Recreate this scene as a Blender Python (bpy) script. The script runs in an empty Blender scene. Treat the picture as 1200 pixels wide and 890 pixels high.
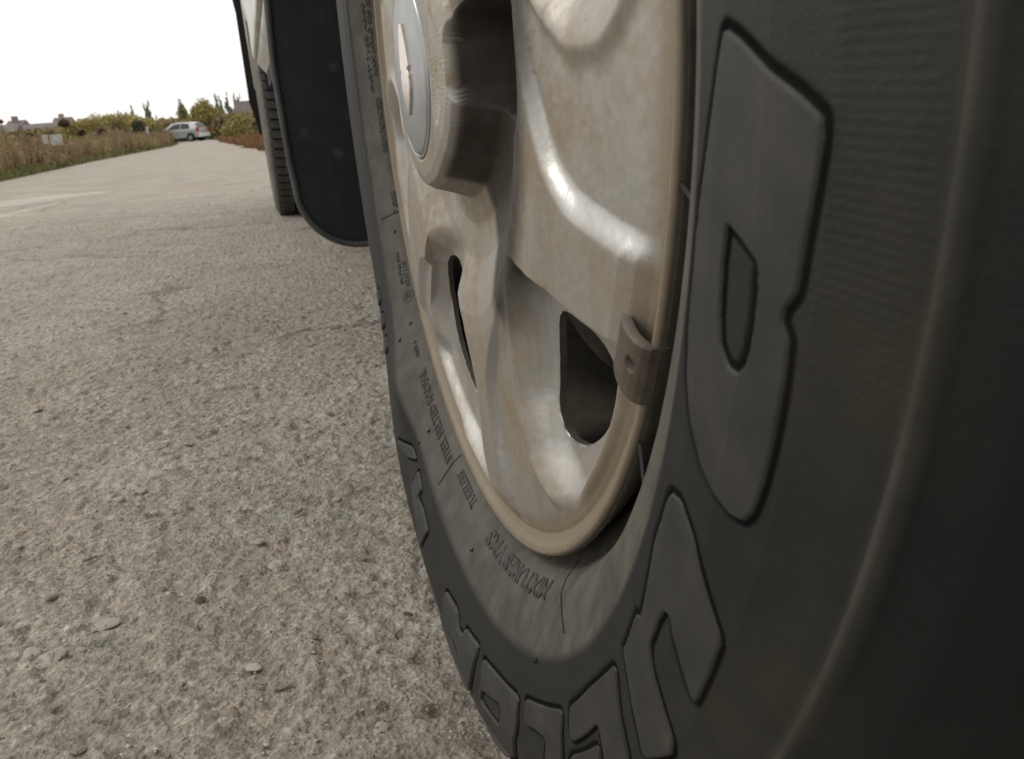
import bpy, bmesh, math, random
import numpy as np
from mathutils import Vector, Matrix
random.seed(7); rng = np.random.default_rng(7)
S = bpy.context.scene; C = S.collection
R = math.radians
# ------------------------------------------------------------- camera
CAM_H = .324
YAW, PITCH, ROLL, FPX = R(15.2), R(17.5), R(4.5), 991.0
fw = Vector((math.sin(YAW)*math.cos(PITCH), math.cos(YAW)*math.cos(PITCH), -math.sin(PITCH)))
rt = Vector((math.cos(YAW), -math.sin(YAW), 0)); up = rt.cross(fw)
rt2 = rt*math.cos(ROLL) - up*math.sin(ROLL); up2 = up*math.cos(ROLL) + rt*math.sin(ROLL)
cd = bpy.data.cameras.new('camera'); cam = bpy.data.objects.new('camera', cd); C.objects.link(cam); S.camera = cam
M = Matrix((rt2, up2, -fw)).transposed().to_4x4(); M.translation = (0, 0, CAM_H); cam.matrix_world = M
cd.sensor_width = 36; cd.lens = FPX/1200*36; cd.clip_start = .005; cd.clip_end = 2000
cd.dof.use_dof = True; cd.dof.focus_distance = .36; cd.dof.aperture_fstop = cd.lens/.92
# ------------------------------------------------------------- light
w = bpy.data.worlds.new('World'); S.world = w; w.use_nodes = True
nt = w.node_tree; nt.nodes.clear()
out = nt.nodes.new('ShaderNodeOutputWorld'); bg = nt.nodes.new('ShaderNodeBackground')
sky = nt.nodes.new('ShaderNodeTexSky'); sky.sky_type = 'NISHITA'; sky.sun_disc = False
sky.sun_elevation = R(42); sky.sun_rotation = R(-60); sky.air_density = 1; sky.dust_density = 5; sky.ozone_density = 1
mix = nt.nodes.new('ShaderNodeMix'); mix.data_type = 'RGBA'
mix.inputs[0].default_value = .9                      # closed cloud deck over the blue
mix.inputs[7].default_value = (12.2, 11.9, 11.3, 1)
nt.links.new(sky.outputs[0], mix.inputs[6]); nt.links.new(mix.outputs[2], bg.inputs[0])
bg.inputs[1].default_value = .1; nt.links.new(bg.outputs[0], out.inputs[0])
sl = bpy.data.lights.new('sun', 'SUN'); so = bpy.data.objects.new('sun', sl); C.objects.link(so)
sl.energy = .9; sl.angle = R(14); sl.color = (1, .96, .88)
sd = Vector((math.sin(R(-60))*math.cos(R(42)), math.cos(R(-60))*math.cos(R(42)), math.sin(R(42))))
so.rotation_euler = (-sd).to_track_quat('-Z', 'Y').to_euler()
S.view_settings.view_transform = 'Standard'; S.view_settings.look = 'None'
S.view_settings.exposure = 0; S.view_settings.gamma = 1; S.view_settings.use_curve_mapping = False
# ------------------------------------------------------------- helpers
def at(px, py, Y):
    """point of the world seen in direction of photo pixel px,py at forward distance Y"""
    v = rt2*((px-600)/FPX) - up2*((py-445)/FPX) + fw
    v = v*(Y/v.y); return Vector((v.x, v.y, v.z+CAM_H))
def sst(a, b, x):
    t = np.clip((x-a)/(b-a), 0, 1); return t*t*(3-2*t)
def adist(a, b): return (a-b+180) % 360-180
def link(name, me, mat=None, parent=None, kind=None, label=None, smooth=True):
    o = bpy.data.objects.new(name, me); C.objects.link(o)
    if mat and not me.materials: me.materials.append(mat)
    if parent: o.parent = parent
    if kind: o['kind'] = kind
    if label: o['label'] = label
    if smooth and len(me.polygons): me.polygons.foreach_set('use_smooth', np.ones(len(me.polygons), bool))
    return o
def empty(name, loc=(0, 0, 0), rz=0, label=None, cat=None, group=None):
    o = bpy.data.objects.new(name, None); C.objects.link(o); o.location = loc; o.rotation_euler.z = rz
    o.empty_display_size = .1; tag(o, label, cat, group); return o
def tag(o, label=None, cat=None, group=None, kind=None):
    for k, v in (('label', label), ('category', cat), ('group', group), ('kind', kind)):
        if v: o[k] = v
    return o
def mesh_np(name, V, F):
    """V (n,3), F (m,4) or (m,3)"""
    me = bpy.data.meshes.new(name); V = np.asarray(V, np.float32); F = np.asarray(F, np.int32)
    me.vertices.add(len(V)); me.vertices.foreach_set('co', V.ravel())
    k = F.shape[1]; me.loops.add(F.size); me.loops.foreach_set('vertex_index', F.ravel())
    me.polygons.add(len(F)); me.polygons.foreach_set('loop_start', np.arange(len(F), dtype=np.int32)*k)
    me.polygons.foreach_set('loop_total', np.full(len(F), k, np.int32))
    me.update(calc_edges=True); me.validate(); return me
def grid_faces(n, m, wrap=False, keep=None, flip=False):
    i, j = np.meshgrid(np.arange(n-1), np.arange(m if wrap else m-1), indexing='ij')
    a = i*m+j; b = i*m+(j+1) % m; c = (i+1)*m+(j+1) % m; d = (i+1)*m+j
    F = np.stack([a, b, c, d] if not flip else [a, d, c, b], -1)
    if keep is not None: return F[keep]
    return F.reshape(-1, 4)
class MB:
    def __init__(s): s.v = []; s.f = []
    def box(s, lo, hi, rot=None, org=None):
        n = len(s.v); P = [Vector((x, y, z)) for x in (lo[0], hi[0]) for y in (lo[1], hi[1]) for z in (lo[2], hi[2])]
        if rot: P = [rot @ p + (org or Vector()) for p in P]
        s.v += P
        s.f += [[n+k for k in q] for q in ((0, 1, 3, 2), (4, 6, 7, 5), (0, 4, 5, 1), (2, 3, 7, 6), (0, 2, 6, 4), (1, 5, 7, 3))]
        return s
    def prism(s, poly, x0, x1, axis='x'):
        n = len(s.v); m = len(poly)
        for x in (x0, x1):
            for a, b in poly: s.v.append(Vector((x, a, b)) if axis == 'x' else Vector((a, x, b)) if axis == 'y' else Vector((a, b, x)))
        s.f.append([n+k for k in range(m)]); s.f.append([n+m+k for k in reversed(range(m))])
        for k in range(m): s.f.append([n+k, n+m+k, n+m+(k+1) % m, n+(k+1) % m])
        return s
    def tube(s, pts, rad, seg=8):
        pts = [Vector(p) for p in pts]; n0 = len(s.v)
        for i, p in enumerate(pts):
            d = (pts[min(i+1, len(pts)-1)]-pts[max(i-1, 0)]).normalized()
            a = d.cross(Vector((0, 0, 1)) if abs(d.z) < .9 else Vector((1, 0, 0))).normalized(); b = d.cross(a)
            rr = rad[i] if isinstance(rad, (list, tuple)) else rad
            for k in range(seg):
                t = 2*math.pi*k/seg; s.v.append(p+a*math.cos(t)*rr+b*math.sin(t)*rr)
        for i in range(len(pts)-1):
            for k in range(seg):
                s.f.append([n0+i*seg+k, n0+i*seg+(k+1) % seg, n0+(i+1)*seg+(k+1) % seg, n0+(i+1)*seg+k])
        s.f.append([n0+k for k in range(seg)][::-1]); s.f.append([n0+(len(pts)-1)*seg+k for k in range(seg)])
        return s
    def lathe(s, prof, seg=32, cx=0, cy=0, cz=0, axis='x'):
        """prof: list of (r, x) about an axis through cy,cz"""
        n0 = len(s.v)
        for r, x in prof:
            for k in range(seg):
                t = 2*math.pi*k/seg
                s.v.append(Vector((cx+x, cy+r*math.cos(t), cz+r*math.sin(t))) if axis == 'x' else Vector((cx+r*math.cos(t), cy+r*math.sin(t), cz+x)))
        for i in range(len(prof)-1):
            for k in range(seg):
                s.f.append([n0+i*seg+k, n0+(i+1)*seg+k, n0+(i+1)*seg+(k+1) % seg, n0+i*seg+(k+1) % seg])
        return s
    def build(s, name, mat, parent=None, bevel=0, smooth=False, kind=None, label=None):
        me = bpy.data.meshes.new(name); me.from_pydata([tuple(v) for v in s.v], [], s.f); me.validate()
        bm = bmesh.new(); bm.from_mesh(me); bmesh.ops.recalc_face_normals(bm, faces=bm.faces)
        if bevel: bmesh.ops.bevel(bm, geom=bm.edges[:], offset=bevel, segments=2, affect='EDGES', profile=.5, clamp_overlap=True)
        bm.to_mesh(me); bm.free()
        o = link(name, me, mat, parent, kind, label, smooth=False)
        if smooth:
            me.polygons.foreach_set('use_smooth', np.ones(len(me.polygons), bool))
            try: me.set_sharp_from_angle(angle=R(40))
            except Exception: pass
        return o
# numpy value noise
def vnoise(x, y, seed=0):
    xi = np.floor(x).astype(np.int64); yi = np.floor(y).astype(np.int64); fx = x-xi; fy = y-yi
    fx = fx*fx*(3-2*fx); fy = fy*fy*(3-2*fy)
    def h(a, b):
        n = (a*374761393+b*668265263+seed*1442695041) & 0xffffffff
        n = ((n ^ (n >> 13))*1274126177) & 0xffffffff
        return ((n ^ (n >> 16)) & 0xffff)/65535.
    return (h(xi, yi)*(1-fx)+h(xi+1, yi)*fx)*(1-fy)+(h(xi, yi+1)*(1-fx)+h(xi+1, yi+1)*fx)*fy
# ------------------------------------------------------------- materials
def mat(name, col, rough=.6, metal=0, spec=.5, build=None):
    m = bpy.data.materials.new(name); m.use_nodes = True; n = m.node_tree; b = n.nodes['Principled BSDF']
    b.inputs['Base Color'].default_value = (*col, 1); b.inputs['Roughness'].default_value = rough
    b.inputs['Metallic'].default_value = metal; b.inputs['Specular IOR Level'].default_value = spec
    if build: build(n, b)
    return m
def N(n, t, **kw):
    o = n.nodes.new(t)
    for k, v in kw.items():
        if k.startswith('i_'): o.inputs[k[2:].replace('_', ' ')].default_value = v
        else: setattr(o, k, v)
    return o
def noise(n, scale, detail=4, rough=.6, coord='Object', stretch=None, ofs=None):
    tc = N(n, 'ShaderNodeTexCoord'); s = N(n, 'ShaderNodeTexNoise'); s.inputs['Scale'].default_value = scale
    s.inputs['Detail'].default_value = detail; s.inputs['Roughness'].default_value = rough
    mp = N(n, 'ShaderNodeMapping')
    if stretch: mp.inputs['Scale'].default_value = stretch
    if ofs: mp.inputs['Location'].default_value = ofs
    n.links.new(tc.outputs[coord], mp.inputs[0]); n.links.new(mp.outputs[0], s.inputs['Vector']); return s.outputs['Fac']
def ramp(n, fac, stops):
    r = N(n, 'ShaderNodeValToRGB'); e = r.color_ramp.elements
    while len(e) < len(stops): e.new(.5)
    for k, (p, c) in enumerate(stops):
        e[k].position = p; e[k].color = (*c, 1) if isinstance(c, tuple) else (c, c, c, 1)
    n.links.new(fac, r.inputs[0]); return r.outputs[0]
def mixc(n, fac, a, b, mode='MIX'):
    m = N(n, 'ShaderNodeMix', data_type='RGBA', blend_type=mode)
    for i, v in ((0, fac), (6, a), (7, b)):
        if isinstance(v, (int, float)): m.inputs[i].default_value = v
        elif isinstance(v, tuple): m.inputs[i].default_value = (*v, 1)
        else: n.links.new(v, m.inputs[i])
    return m.outputs[2]
def math_(n, op, a, b=None, c=None):
    m = N(n, 'ShaderNodeMath', operation=op)
    for i, v in enumerate((a, b, c)):
        if v is None: continue
        if isinstance(v, (int, float)): m.inputs[i].default_value = v
        else: n.links.new(v, m.inputs[i])
    return m.outputs[0]
def bump(n, b, h, strength=.3, dist=.001, prev=None):
    o = N(n, 'ShaderNodeBump'); o.inputs['Strength'].default_value = strength; o.inputs['Distance'].default_value = dist
    n.links.new(h, o.inputs['Height'])
    if prev: n.links.new(prev, o.inputs['Normal'])
    n.links.new(o.outputs[0], b.inputs['Normal']); return o.outputs[0]
def simple(name, c1, c2, scale=8, rough=.8, metal=0, bs=.3, bd=.002, spec=.4):
    def f(n, b):
        a = noise(n, scale, 5); n.links.new(ramp(n, a, [(.3, c1), (.7, c2)]), b.inputs['Base Color'])
        bump(n, b, noise(n, scale*4, 4), bs, bd)
    return mat(name, c1, rough, metal, spec, f)
def uvsep(n):
    u = N(n, 'ShaderNodeUVMap'); s = N(n, 'ShaderNodeSeparateXYZ'); n.links.new(u.outputs[0], s.inputs[0]); return s.outputs[0], s.outputs[1]
# rubber: uv = (angle turn, radius in metres)
def rubber_nodes(n, b):
    u, v = uvsep(n)
    fine = noise(n, 900, 3, .7); mid = noise(n, 60, 5, .65); big = noise(n, 14, 4, .6)
    rad = ramp(n, math_(n, 'MULTIPLY', math_(n, 'SUBTRACT', v, .21), 1/.14),
               [(0, .70), (.18, .80), (.335, .62), (.36, .06), (.6, .09), (.765, .14), (.774, .36), (.787, .32), (.796, .02)])  # dust cut back at the shoulder, putting shade there into the colour
    d = math_(n, 'MULTIPLY', rad, math_(n, 'ADD', math_(n, 'MULTIPLY', ramp(n, mid, [(.30, .15), (.70, .85)]), .95), math_(n, 'MULTIPLY', ramp(n, big, [(.3, .2), (.7, .8)]), .65)))
    d = math_(n, 'MINIMUM', d, 1)
    col = mixc(n, d, (.0065, .0078, .0082), (.125, .115, .097))
    mud = math_(n, 'MULTIPLY', ramp(n, noise(n, 26, 5, .6, ofs=(4, 4, 4)), [(.46, 0.), (.66, 1.)]), ramp(n, v, [(.285, 0.), (.300, .75), (.318, .75), (.326, .0)]))
    col = mixc(n, mud, col, (.030, .027, .019))
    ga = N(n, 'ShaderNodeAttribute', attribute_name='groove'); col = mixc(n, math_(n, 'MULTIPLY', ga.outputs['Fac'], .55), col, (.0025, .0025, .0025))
    n.links.new(col, b.inputs['Base Color'])
    n.links.new(math_(n, 'MAXIMUM', ramp(n, d, [(0, .50), (.6, .66), (1, .8)]), ga.outputs['Fac']), b.inputs['Roughness'])
    n.links.new(math_(n, 'MULTIPLY', math_(n, 'SUBTRACT', 1, ga.outputs['Fac']), .24), b.inputs['Specular IOR Level'])
    # fine radial moulding ribs between letters and shoulder, faint rings near the bead
    ribs = math_(n, 'SINE', math_(n, 'MULTIPLY', u, 2*math.pi*1150))
    m1 = ramp(n, v, [(.296, 0), (.300, 1), (.313, 1), (.316, 0)])
    ringw = math_(n, 'MULTIPLY', ribs, m1)
    ringw = math_(n, 'MULTIPLY', ringw, ramp(n, u, [(.955, 0.), (.975, 1.)]))
    bp = bump(n, b, ringw, .30, .00006)
    bump(n, b, math_(n, 'ADD', fine, math_(n, 'MULTIPLY', mid, 1.5)), .35, .0005, bp)
M_rubber = mat('tyre_rubber', (.02, .02, .02), .55, 0, .42, rubber_nodes)
def letter_nodes(n, b):
    mid = noise(n, 55, 5, .6); col = ramp(n, mid, [(.25, (.018, .0185, .018)), (.5, (.029, .0285, .0265)), (.8, (.046, .043, .037))])
    n.links.new(col, b.inputs['Base Color']); bump(n, b, noise(n, 700, 3), .3, .0004)
M_letter = mat('dusty_raised_rubber', (.06, .055, .05), .6, 0, .35, letter_nodes)
M_print = simple('raised_text_rubber', (.020, .020, .019), (.05, .046, .04), 300, .6)
M_black = simple('dark_rubber', (.006, .0065, .007), (.014, .0135, .012), 60, .7, spec=.3)
def flap_nodes(n, b):
    spots = N(n, 'ShaderNodeTexVoronoi'); spots.inputs['Scale'].default_value = 42
    tc = N(n, 'ShaderNodeTexCoord'); n.links.new(tc.outputs['Object'], spots.inputs['Vector'])
    s = ramp(n, spots.outputs['Distance'], [(.05, 1.0), (.30, 0.0)])
    s = math_(n, 'MULTIPLY', s, ramp(n, noise(n, 9, 3), [(.42, 0.), (.60, 1.)]))
    s = math_(n, 'ADD', math_(n, 'MULTIPLY', s, .22), math_(n, 'MULTIPLY', ramp(n, noise(n, 30, 5), [(.35, 0.), (.75, 1.)]), .05))
    n.links.new(mixc(n, s, (.006, .0105, .0145), (.22, .22, .20)), b.inputs['Base Color'])
    bump(n, b, noise(n, 260, 4), .25, .0006)
M_flap = mat('flap_rubber', (.01, .012, .015), .55, 0, .35, flap_nodes)
def alloy_nodes(n, b):
    big = noise(n, 22, 5, .65); mid = noise(n, 90, 6, .7); fine = noise(n, 520, 4, .7)
    sp = noise(n, 260, 6, .8, ofs=(3, 1, 0)); streak = noise(n, 40, 5, .7, stretch=(3, 1, .35))
    u, v = uvsep(n)
    edge = ramp(n, math_(n, 'MULTIPLY', v, 4), [(.80, 0.), (.862, .45), (.90, .8)])      # brown road film gathers toward the flange
    d = math_(n, 'ADD', math_(n, 'MULTIPLY', ramp(n, big, [(.35, 0.), (.7, .75)]), .75), math_(n, 'MULTIPLY', ramp(n, mid, [(.4, 0.), (.75, 1.)]), .35))
    d = math_(n, 'MINIMUM', math_(n, 'ADD', d, edge), 1)
    ca = N(n, 'ShaderNodeAttribute', attribute_name='clean_highlight')
    d = math_(n, 'MULTIPLY', math_(n, 'MINIMUM', math_(n, 'ADD', d, .36), 1), math_(n, 'SUBTRACT', 1, math_(n, 'MULTIPLY', ca.outputs['Fac'], .48)))
    col = mixc(n, d, (.46, .475, .48), (.235, .188, .130))
    lipm = math_(n, 'MULTIPLY', ramp(n, math_(n, 'MULTIPLY', v, 4), [(.835, 0.), (.885, .9)]), ramp(n, mid, [(.3, .6), (.6, 1.)]))
    col = mixc(n, lipm, col, (.145, .120, .086))
    col = mixc(n, math_(n, 'MULTIPLY', ramp(n, streak, [(.48, 0.), (.66, 1.)]), .35), col, (.20, .165, .12))
    spots = math_(n, 'MULTIPLY', ramp(n, sp, [(.60, 0.), (.68, 1.)]), ramp(n, noise(n, 34, 3), [(.5, 0.), (.62, 1.)]))
    col = mixc(n, math_(n, 'MULTIPLY', spots, .75), col, (.10, .065, .035))
    ga = N(n, 'ShaderNodeAttribute', attribute_name='recess_shade')
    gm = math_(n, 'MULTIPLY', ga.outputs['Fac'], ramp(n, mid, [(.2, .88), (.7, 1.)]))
    col = mixc(n, gm, col, (.022, .0175, .011)); d = math_(n, 'MAXIMUM', d, math_(n, 'MULTIPLY', gm, 1.45))  # near-black recess shade mixed into the alloy colour
    n.links.new(col, b.inputs['Base Color'])
    n.links.new(math_(n, 'SUBTRACT', math_(n, 'SUBTRACT', .80, math_(n, 'MULTIPLY', d, .55)), math_(n, 'MULTIPLY', lipm, .2)), b.inputs['Metallic'])
    n.links.new(math_(n, 'ADD', .27, math_(n, 'MULTIPLY', d, .28)), b.inputs['Roughness'])
    bump(n, b, math_(n, 'ADD', math_(n, 'MULTIPLY', fine, .5), math_(n, 'ADD', mid, math_(n, 'MULTIPLY', streak, .5))), .25, .0006)
M_alloy = mat('dirty_silver_alloy', (.5, .5, .48), .35, .7, .5, alloy_nodes)
M_cap = simple('hub_cap_silver', (.27, .285, .30), (.36, .37, .375), 60, .38, .6, .1, .0003)
M_chrome = simple('emblem_chrome', (.62, .55, .48), (.75, .70, .64), 80, .25, .8, .1, .0003)
M_weight = simple('grey_lead', (.065, .055, .043), (.12, .10, .078), 160, .5, .3, .3, .0006)
M_iron = simple('brake_iron', (.055, .048, .038), (.10, .087, .068), 60, .8, .2)
M_dark = simple('underbody_black', (.010, .010, .010), (.025, .024, .022), 30, .9)
def paint_nodes(n, b):
    d = ramp(n, noise(n, 6, 5), [(.35, 0.), (.75, .7)])
    n.links.new(mixc(n, d, (.47, .47, .44), (.36, .33, .28)), b.inputs['Base Color'])
    n.links.new(math_(n, 'ADD', .3, math_(n, 'MULTIPLY', d, .3)), b.inputs['Roughness'])
M_paint = mat('silver_car_paint', (.5, .5, .48), .3, .55, .5, paint_nodes)
M_glass = mat('dark_glass', (.02, .025, .03), .08, 0, .6)
M_white = mat('white_car_paint', (.60, .61, .62), .3, .0, .5)
M_red = mat('red_lamp', (.45, .03, .03), .25)
M_plate = mat('plate_white', (.75, .75, .72), .4)
# ============================================================= ROAD
def road_right(y):   # right edge of the road sheet
    return np.interp(y, [-20, 7, 12, 18, 45, 66, 75], [7, 6, .35, .05, -1.5, -2.4, -3.2])
def road_left(y):
    return np.interp(y, [-20, 4, 11.4, 14, 20, 27, 42, 52, 59, 66, 80], [-3.2, -3.0, -2.95, -3.05, -3.3, -3.45, -3.6, -4.1, -5.4, -8.2, -9])
ys = [-6.]
while ys[-1] < -.1: ys.append(ys[-1]+.1)
ys = ys+list(np.arange(.0, .32, .02))+list(np.arange(.32, 1.6, .0026))
st = .0026
while ys[-1] < 80: st = min(st*1.018, .8); ys.append(ys[-1]+st)
ys = np.array(ys)
xs = list(np.arange(-1.0, .18, .0028)); st = .0028
r_ = [];x = .18
while x < 8: st *= 1.05; x += st; r_.append(x)
st = .0028; l_ = []; x = -1.0
while x > -9: st = st*1.03; x -= st; l_.append(x)
xs = np.array(l_[::-1]+xs+r_)
XX, YY = np.meshgrid(xs, ys)
rl = road_left(YY)+.09*(vnoise(YY*1.6, YY*0, 5)-.5)+.05*(vnoise(YY*6, YY*0, 8)-.5)
rr = road_right(YY)+.25*(vnoise(YY*.9, YY*0, 6)-.5)+.1*(vnoise(YY*5, YY*0, 9)-.5)
XC = np.clip(XX, rl, rr)
amp = np.clip(1.15-YY/9, .3, 1)
ZZ = (.0050*(vnoise(XX*5, YY*5, 1)-.5)+.0016*(vnoise(XX*31+.3*YY, YY*29, 2)-.5)+.0013*(vnoise(XX*83+YY*11, YY*79-XX*9, 3)-.5)
      + .0019*(vnoise(XX*160-YY*21, YY*155+XX*30, 4)-.5)+.0028*(vnoise(XX*290+YY*60, YY*280-XX*70, 14)-.5))
pit = vnoise(XX*48, YY*48, 11); ZZ -= .0035*sst(.86, .95, pit)
peb = vnoise(XX*62, YY*62, 21); ZZ += .0022*sst(.78, .84, peb)
ZZ = ZZ*amp*(YY > -1)-.002
# flatten gently below the tyres
for ty in (.401, 3.68):
    ZZ -= .006*np.exp(-((XX-.20)/.16)**4-((YY-ty)/.16)**4)
V = np.stack([XC, YY, ZZ], -1).reshape(-1, 3)
wid = (XC[:-1, 1:]-XC[:-1, :-1] > 1e-5) | (XC[1:, 1:]-XC[1:, :-1] > 1e-5)
F = grid_faces(len(ys), len(xs), keep=wid)
def gz0(px, py):
    v = rt2*((px-600)/FPX)-up2*((py-445)/FPX)+fw; v = v*(-CAM_H/v.z); return v.x, v.y
def road_nodes(n, b):
    tc = N(n, 'ShaderNodeTexCoord'); P = tc.outputs['Object']
    def vor(sc, feat='F1'):
        v = N(n, 'ShaderNodeTexVoronoi', feature=feat); v.inputs['Scale'].default_value = sc; n.links.new(P, v.inputs['Vector']); return v
    big = noise(n, .9, 4, .55); mid = noise(n, 14, 6, .7); fine = noise(n, 110, 5, .75); fine2 = noise(n, 420, 4, .8)
    base = ramp(n, fine, [(.28, (.180, .155, .128)), (.43, (.310, .280, .242)), (.57, (.385, .355, .312)), (.74, (.54, .515, .465))])
    base = mixc(n, ramp(n, mid, [(.35, 0.), (.7, .75)]), base, (.30, .265, .222))
    base = mixc(n, math_(n, 'MULTIPLY', ramp(n, big, [(.4, 0.), (.65, 1.)]), .35), base, (.33, .315, .28))
    # stones showing in the worn surface
    for sc, th, k in ((75, .30, 0), (34, .20, 2)):
        v = vor(sc); hs = N(n, 'ShaderNodeSeparateColor'); n.links.new(v.outputs['Color'], hs.inputs[0])
        pick = ramp(n, hs.outputs[0], [(.66 if k == 0 else .74, 0.), (.68 if k == 0 else .76, 1.)])
        ins = ramp(n, v.outputs['Distance'], [(th, 1.), (th+.12, 0.)])
        c = ramp(n, hs.outputs[1], [(0, (.48, .45, .40)), (.4, (.38, .35, .30)), (.65, (.27, .285, .25)), (.85, (.14, .125, .105)), (1, (.36, .27, .21))])
        base = mixc(n, math_(n, 'MULTIPLY', math_(n, 'MULTIPLY', pick, ins), .7), base, c)
    for sc, lo, hi in ((330, .76, 1.24), (150, .90, 1.12), (46, .90, 1.09)):
        v = vor(sc); hs = N(n, 'ShaderNodeSeparateColor'); n.links.new(v.outputs['Color'], hs.inputs[0])
        base = mixc(n, 1., base, ramp(n, hs.outputs[0], [(0, lo), (.5, 1.), (1, hi)]), 'MULTIPLY')
    vb = vor(300); vb2 = vor(120)
    dark = ramp(n, noise(n, 230, 3, .6, ofs=(5, 2, 1)), [(.66, 0.), (.73, 1.)])
    base = mixc(n, math_(n, 'MULTIPLY', dark, .55), base, (.075, .062, .05))
    # patches of worn binder, thin cracks, small dark droppings of tar that stay visible farther off
    lg = noise(n, 2.6, 5, .7, ofs=(1, 4, 0)); base = mixc(n, math_(n, 'MULTIPLY', ramp(n, lg, [(.50, 0.), (.62, 1.)]), .30), base, (.20, .18, .155))
    base = mixc(n, math_(n, 'MULTIPLY', ramp(n, lg, [(.34, 1.), (.44, 0.)]), .35), base, (.47, .45, .405))
    cr = vor(1.1, 'DISTANCE_TO_EDGE'); wn = N(n, 'ShaderNodeTexNoise'); wn.inputs['Scale'].default_value = 5; wn.inputs['Detail'].default_value = 5
    n.links.new(P, wn.inputs['Vector']); wv = N(n, 'ShaderNodeVectorMath', operation='MULTIPLY_ADD'); wv.inputs[1].default_value = (.35, .35, 0)
    n.links.new(wn.outputs['Color'], wv.inputs[0]); n.links.new(P, wv.inputs[2]); n.links.new(wv.outputs[0], cr.inputs['Vector'])
    ck = math_(n, 'MULTIPLY', ramp(n, cr.outputs['Distance'], [(.0, 1.), (.014, 0.)]), ramp(n, noise(n, 1.3, 3, .5, ofs=(7, 7, 0)), [(.47, 0.), (.55, 1.)]))
    base = mixc(n, math_(n, 'MULTIPLY', ck, .6), base, (.08, .07, .055))
    sp = ramp(n, noise(n, 17, 3, .55, ofs=(2, 9, 0)), [(.655, 0.), (.70, 1.)]); base = mixc(n, math_(n, 'MULTIPLY', sp, .55), base, (.10, .085, .07))
    # pale dried dust lying in two ragged streaks across the road on the left
    sx = N(n, 'ShaderNodeSeparateXYZ'); n.links.new(P, sx.inputs[0]); wob = noise(n, 1.7, 6, .65, ofs=(3, 3, 0))
    for (q0, q1, hw, soft) in (((0, 239), (112, 226), .42, .45), ((0, 252), (45, 243), .20, .25)):
        (x0, y0), (x1, y1) = gz0(*q0), gz0(*q1); L_ = math.hypot(x1-x0, y1-y0); nx, ny = -(y1-y0)/L_, (x1-x0)/L_
        d_ = math_(n, 'ADD', math_(n, 'MULTIPLY', math_(n, 'SUBTRACT', sx.outputs[0], x0), nx), math_(n, 'MULTIPLY', math_(n, 'SUBTRACT', sx.outputs[1], y0), ny))
        d_ = math_(n, 'ABSOLUTE', math_(n, 'ADD', d_, math_(n, 'MULTIPLY', math_(n, 'SUBTRACT', wob, .5), 1.5)))
        wdt = ramp(n, math_(n, 'MULTIPLY', math_(n, 'SUBTRACT', x1+.15, sx.outputs[0]), .8), [(0, 0.), (.5, 1.)])
        m_ = math_(n, 'MULTIPLY', ramp(n, math_(n, 'DIVIDE', d_, math_(n, 'ADD', math_(n, 'MULTIPLY', wdt, hw), .01)), [(.55, 1.), (1., 0.)]), ramp(n, wdt, [(0, 0.), (.1, 1.)]))
        base = mixc(n, math_(n, 'MULTIPLY', m_, .55), base, (.50, .48, .435))
    rg = ramp(n, noise(n, 3.1, 4, .6, ofs=(8, 1, 5)), [(.52, 0.), (.66, 1.)]); base = mixc(n, math_(n, 'MULTIPLY', rg, .16), base, (.27, .215, .165))
    sx0, sy0 = gz0(266, 455); st1 = N(n, 'ShaderNodeVectorMath', operation='SUBTRACT'); st1.inputs[1].default_value = (sx0, sy0, 0); n.links.new(P, st1.inputs[0])
    st2 = N(n, 'ShaderNodeVectorMath', operation='MULTIPLY'); st2.inputs[1].default_value = (22, 15, 0); n.links.new(st1.outputs[0], st2.inputs[0]); st3 = N(n, 'ShaderNodeVectorMath', operation='LENGTH'); n.links.new(st2.outputs[0], st3.inputs[0])
    stn = math_(n, 'ADD', st3.outputs['Value'], math_(n, 'MULTIPLY', noise(n, 45, 4, .7), 1.4)); base = mixc(n, math_(n, 'MULTIPLY', ramp(n, stn, [(.75, 1.), (1., 0.)]), .7), base, (.10, .062, .045))
    n.links.new(base, b.inputs['Base Color'])
    bp = bump(n, b, mid, .35, .005); bp = bump(n, b, fine, .7, .0035, bp); bp = bump(n, b, vb.outputs['Distance'], .8, .0016, bp); bp = bump(n, b, vb2.outputs['Distance'], .5, .003, bp); bump(n, b, fine2, .5, .0012, bp)
M_road = mat('worn_stony_asphalt', (.3, .28, .25), .9, 0, .25, road_nodes)
road = link('road', mesh_np('road', V, F), M_road, kind='structure', label='pale worn asphalt road with stones showing through')
def soil_nodes(n, b):
    a = noise(n, .7, 5, .6); c = noise(n, 9, 5, .7)
    col = ramp(n, a, [(.3, (.11, .085, .045)), (.5, (.10, .105, .040)), (.7, (.16, .12, .065))])
    col = mixc(n, ramp(n, c, [(.4, 0.), (.7, .8)]), col, (.075, .085, .028)); n.links.new(col, b.inputs['Base Color'])
    bump(n, b, c, .6, .04)
M_soil = mat('dry_grassy_soil', (.12, .1, .06), .95, 0, .1, soil_nodes)
link('ground', mesh_np('ground', [(-500, -60, -.03), (500, -60, -.03), (500, 900, -.03), (-500, 900, -.03)], [(0, 1, 2, 3)]), M_soil, kind='structure', label='flat dry grassy ground beyond the road')
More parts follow.
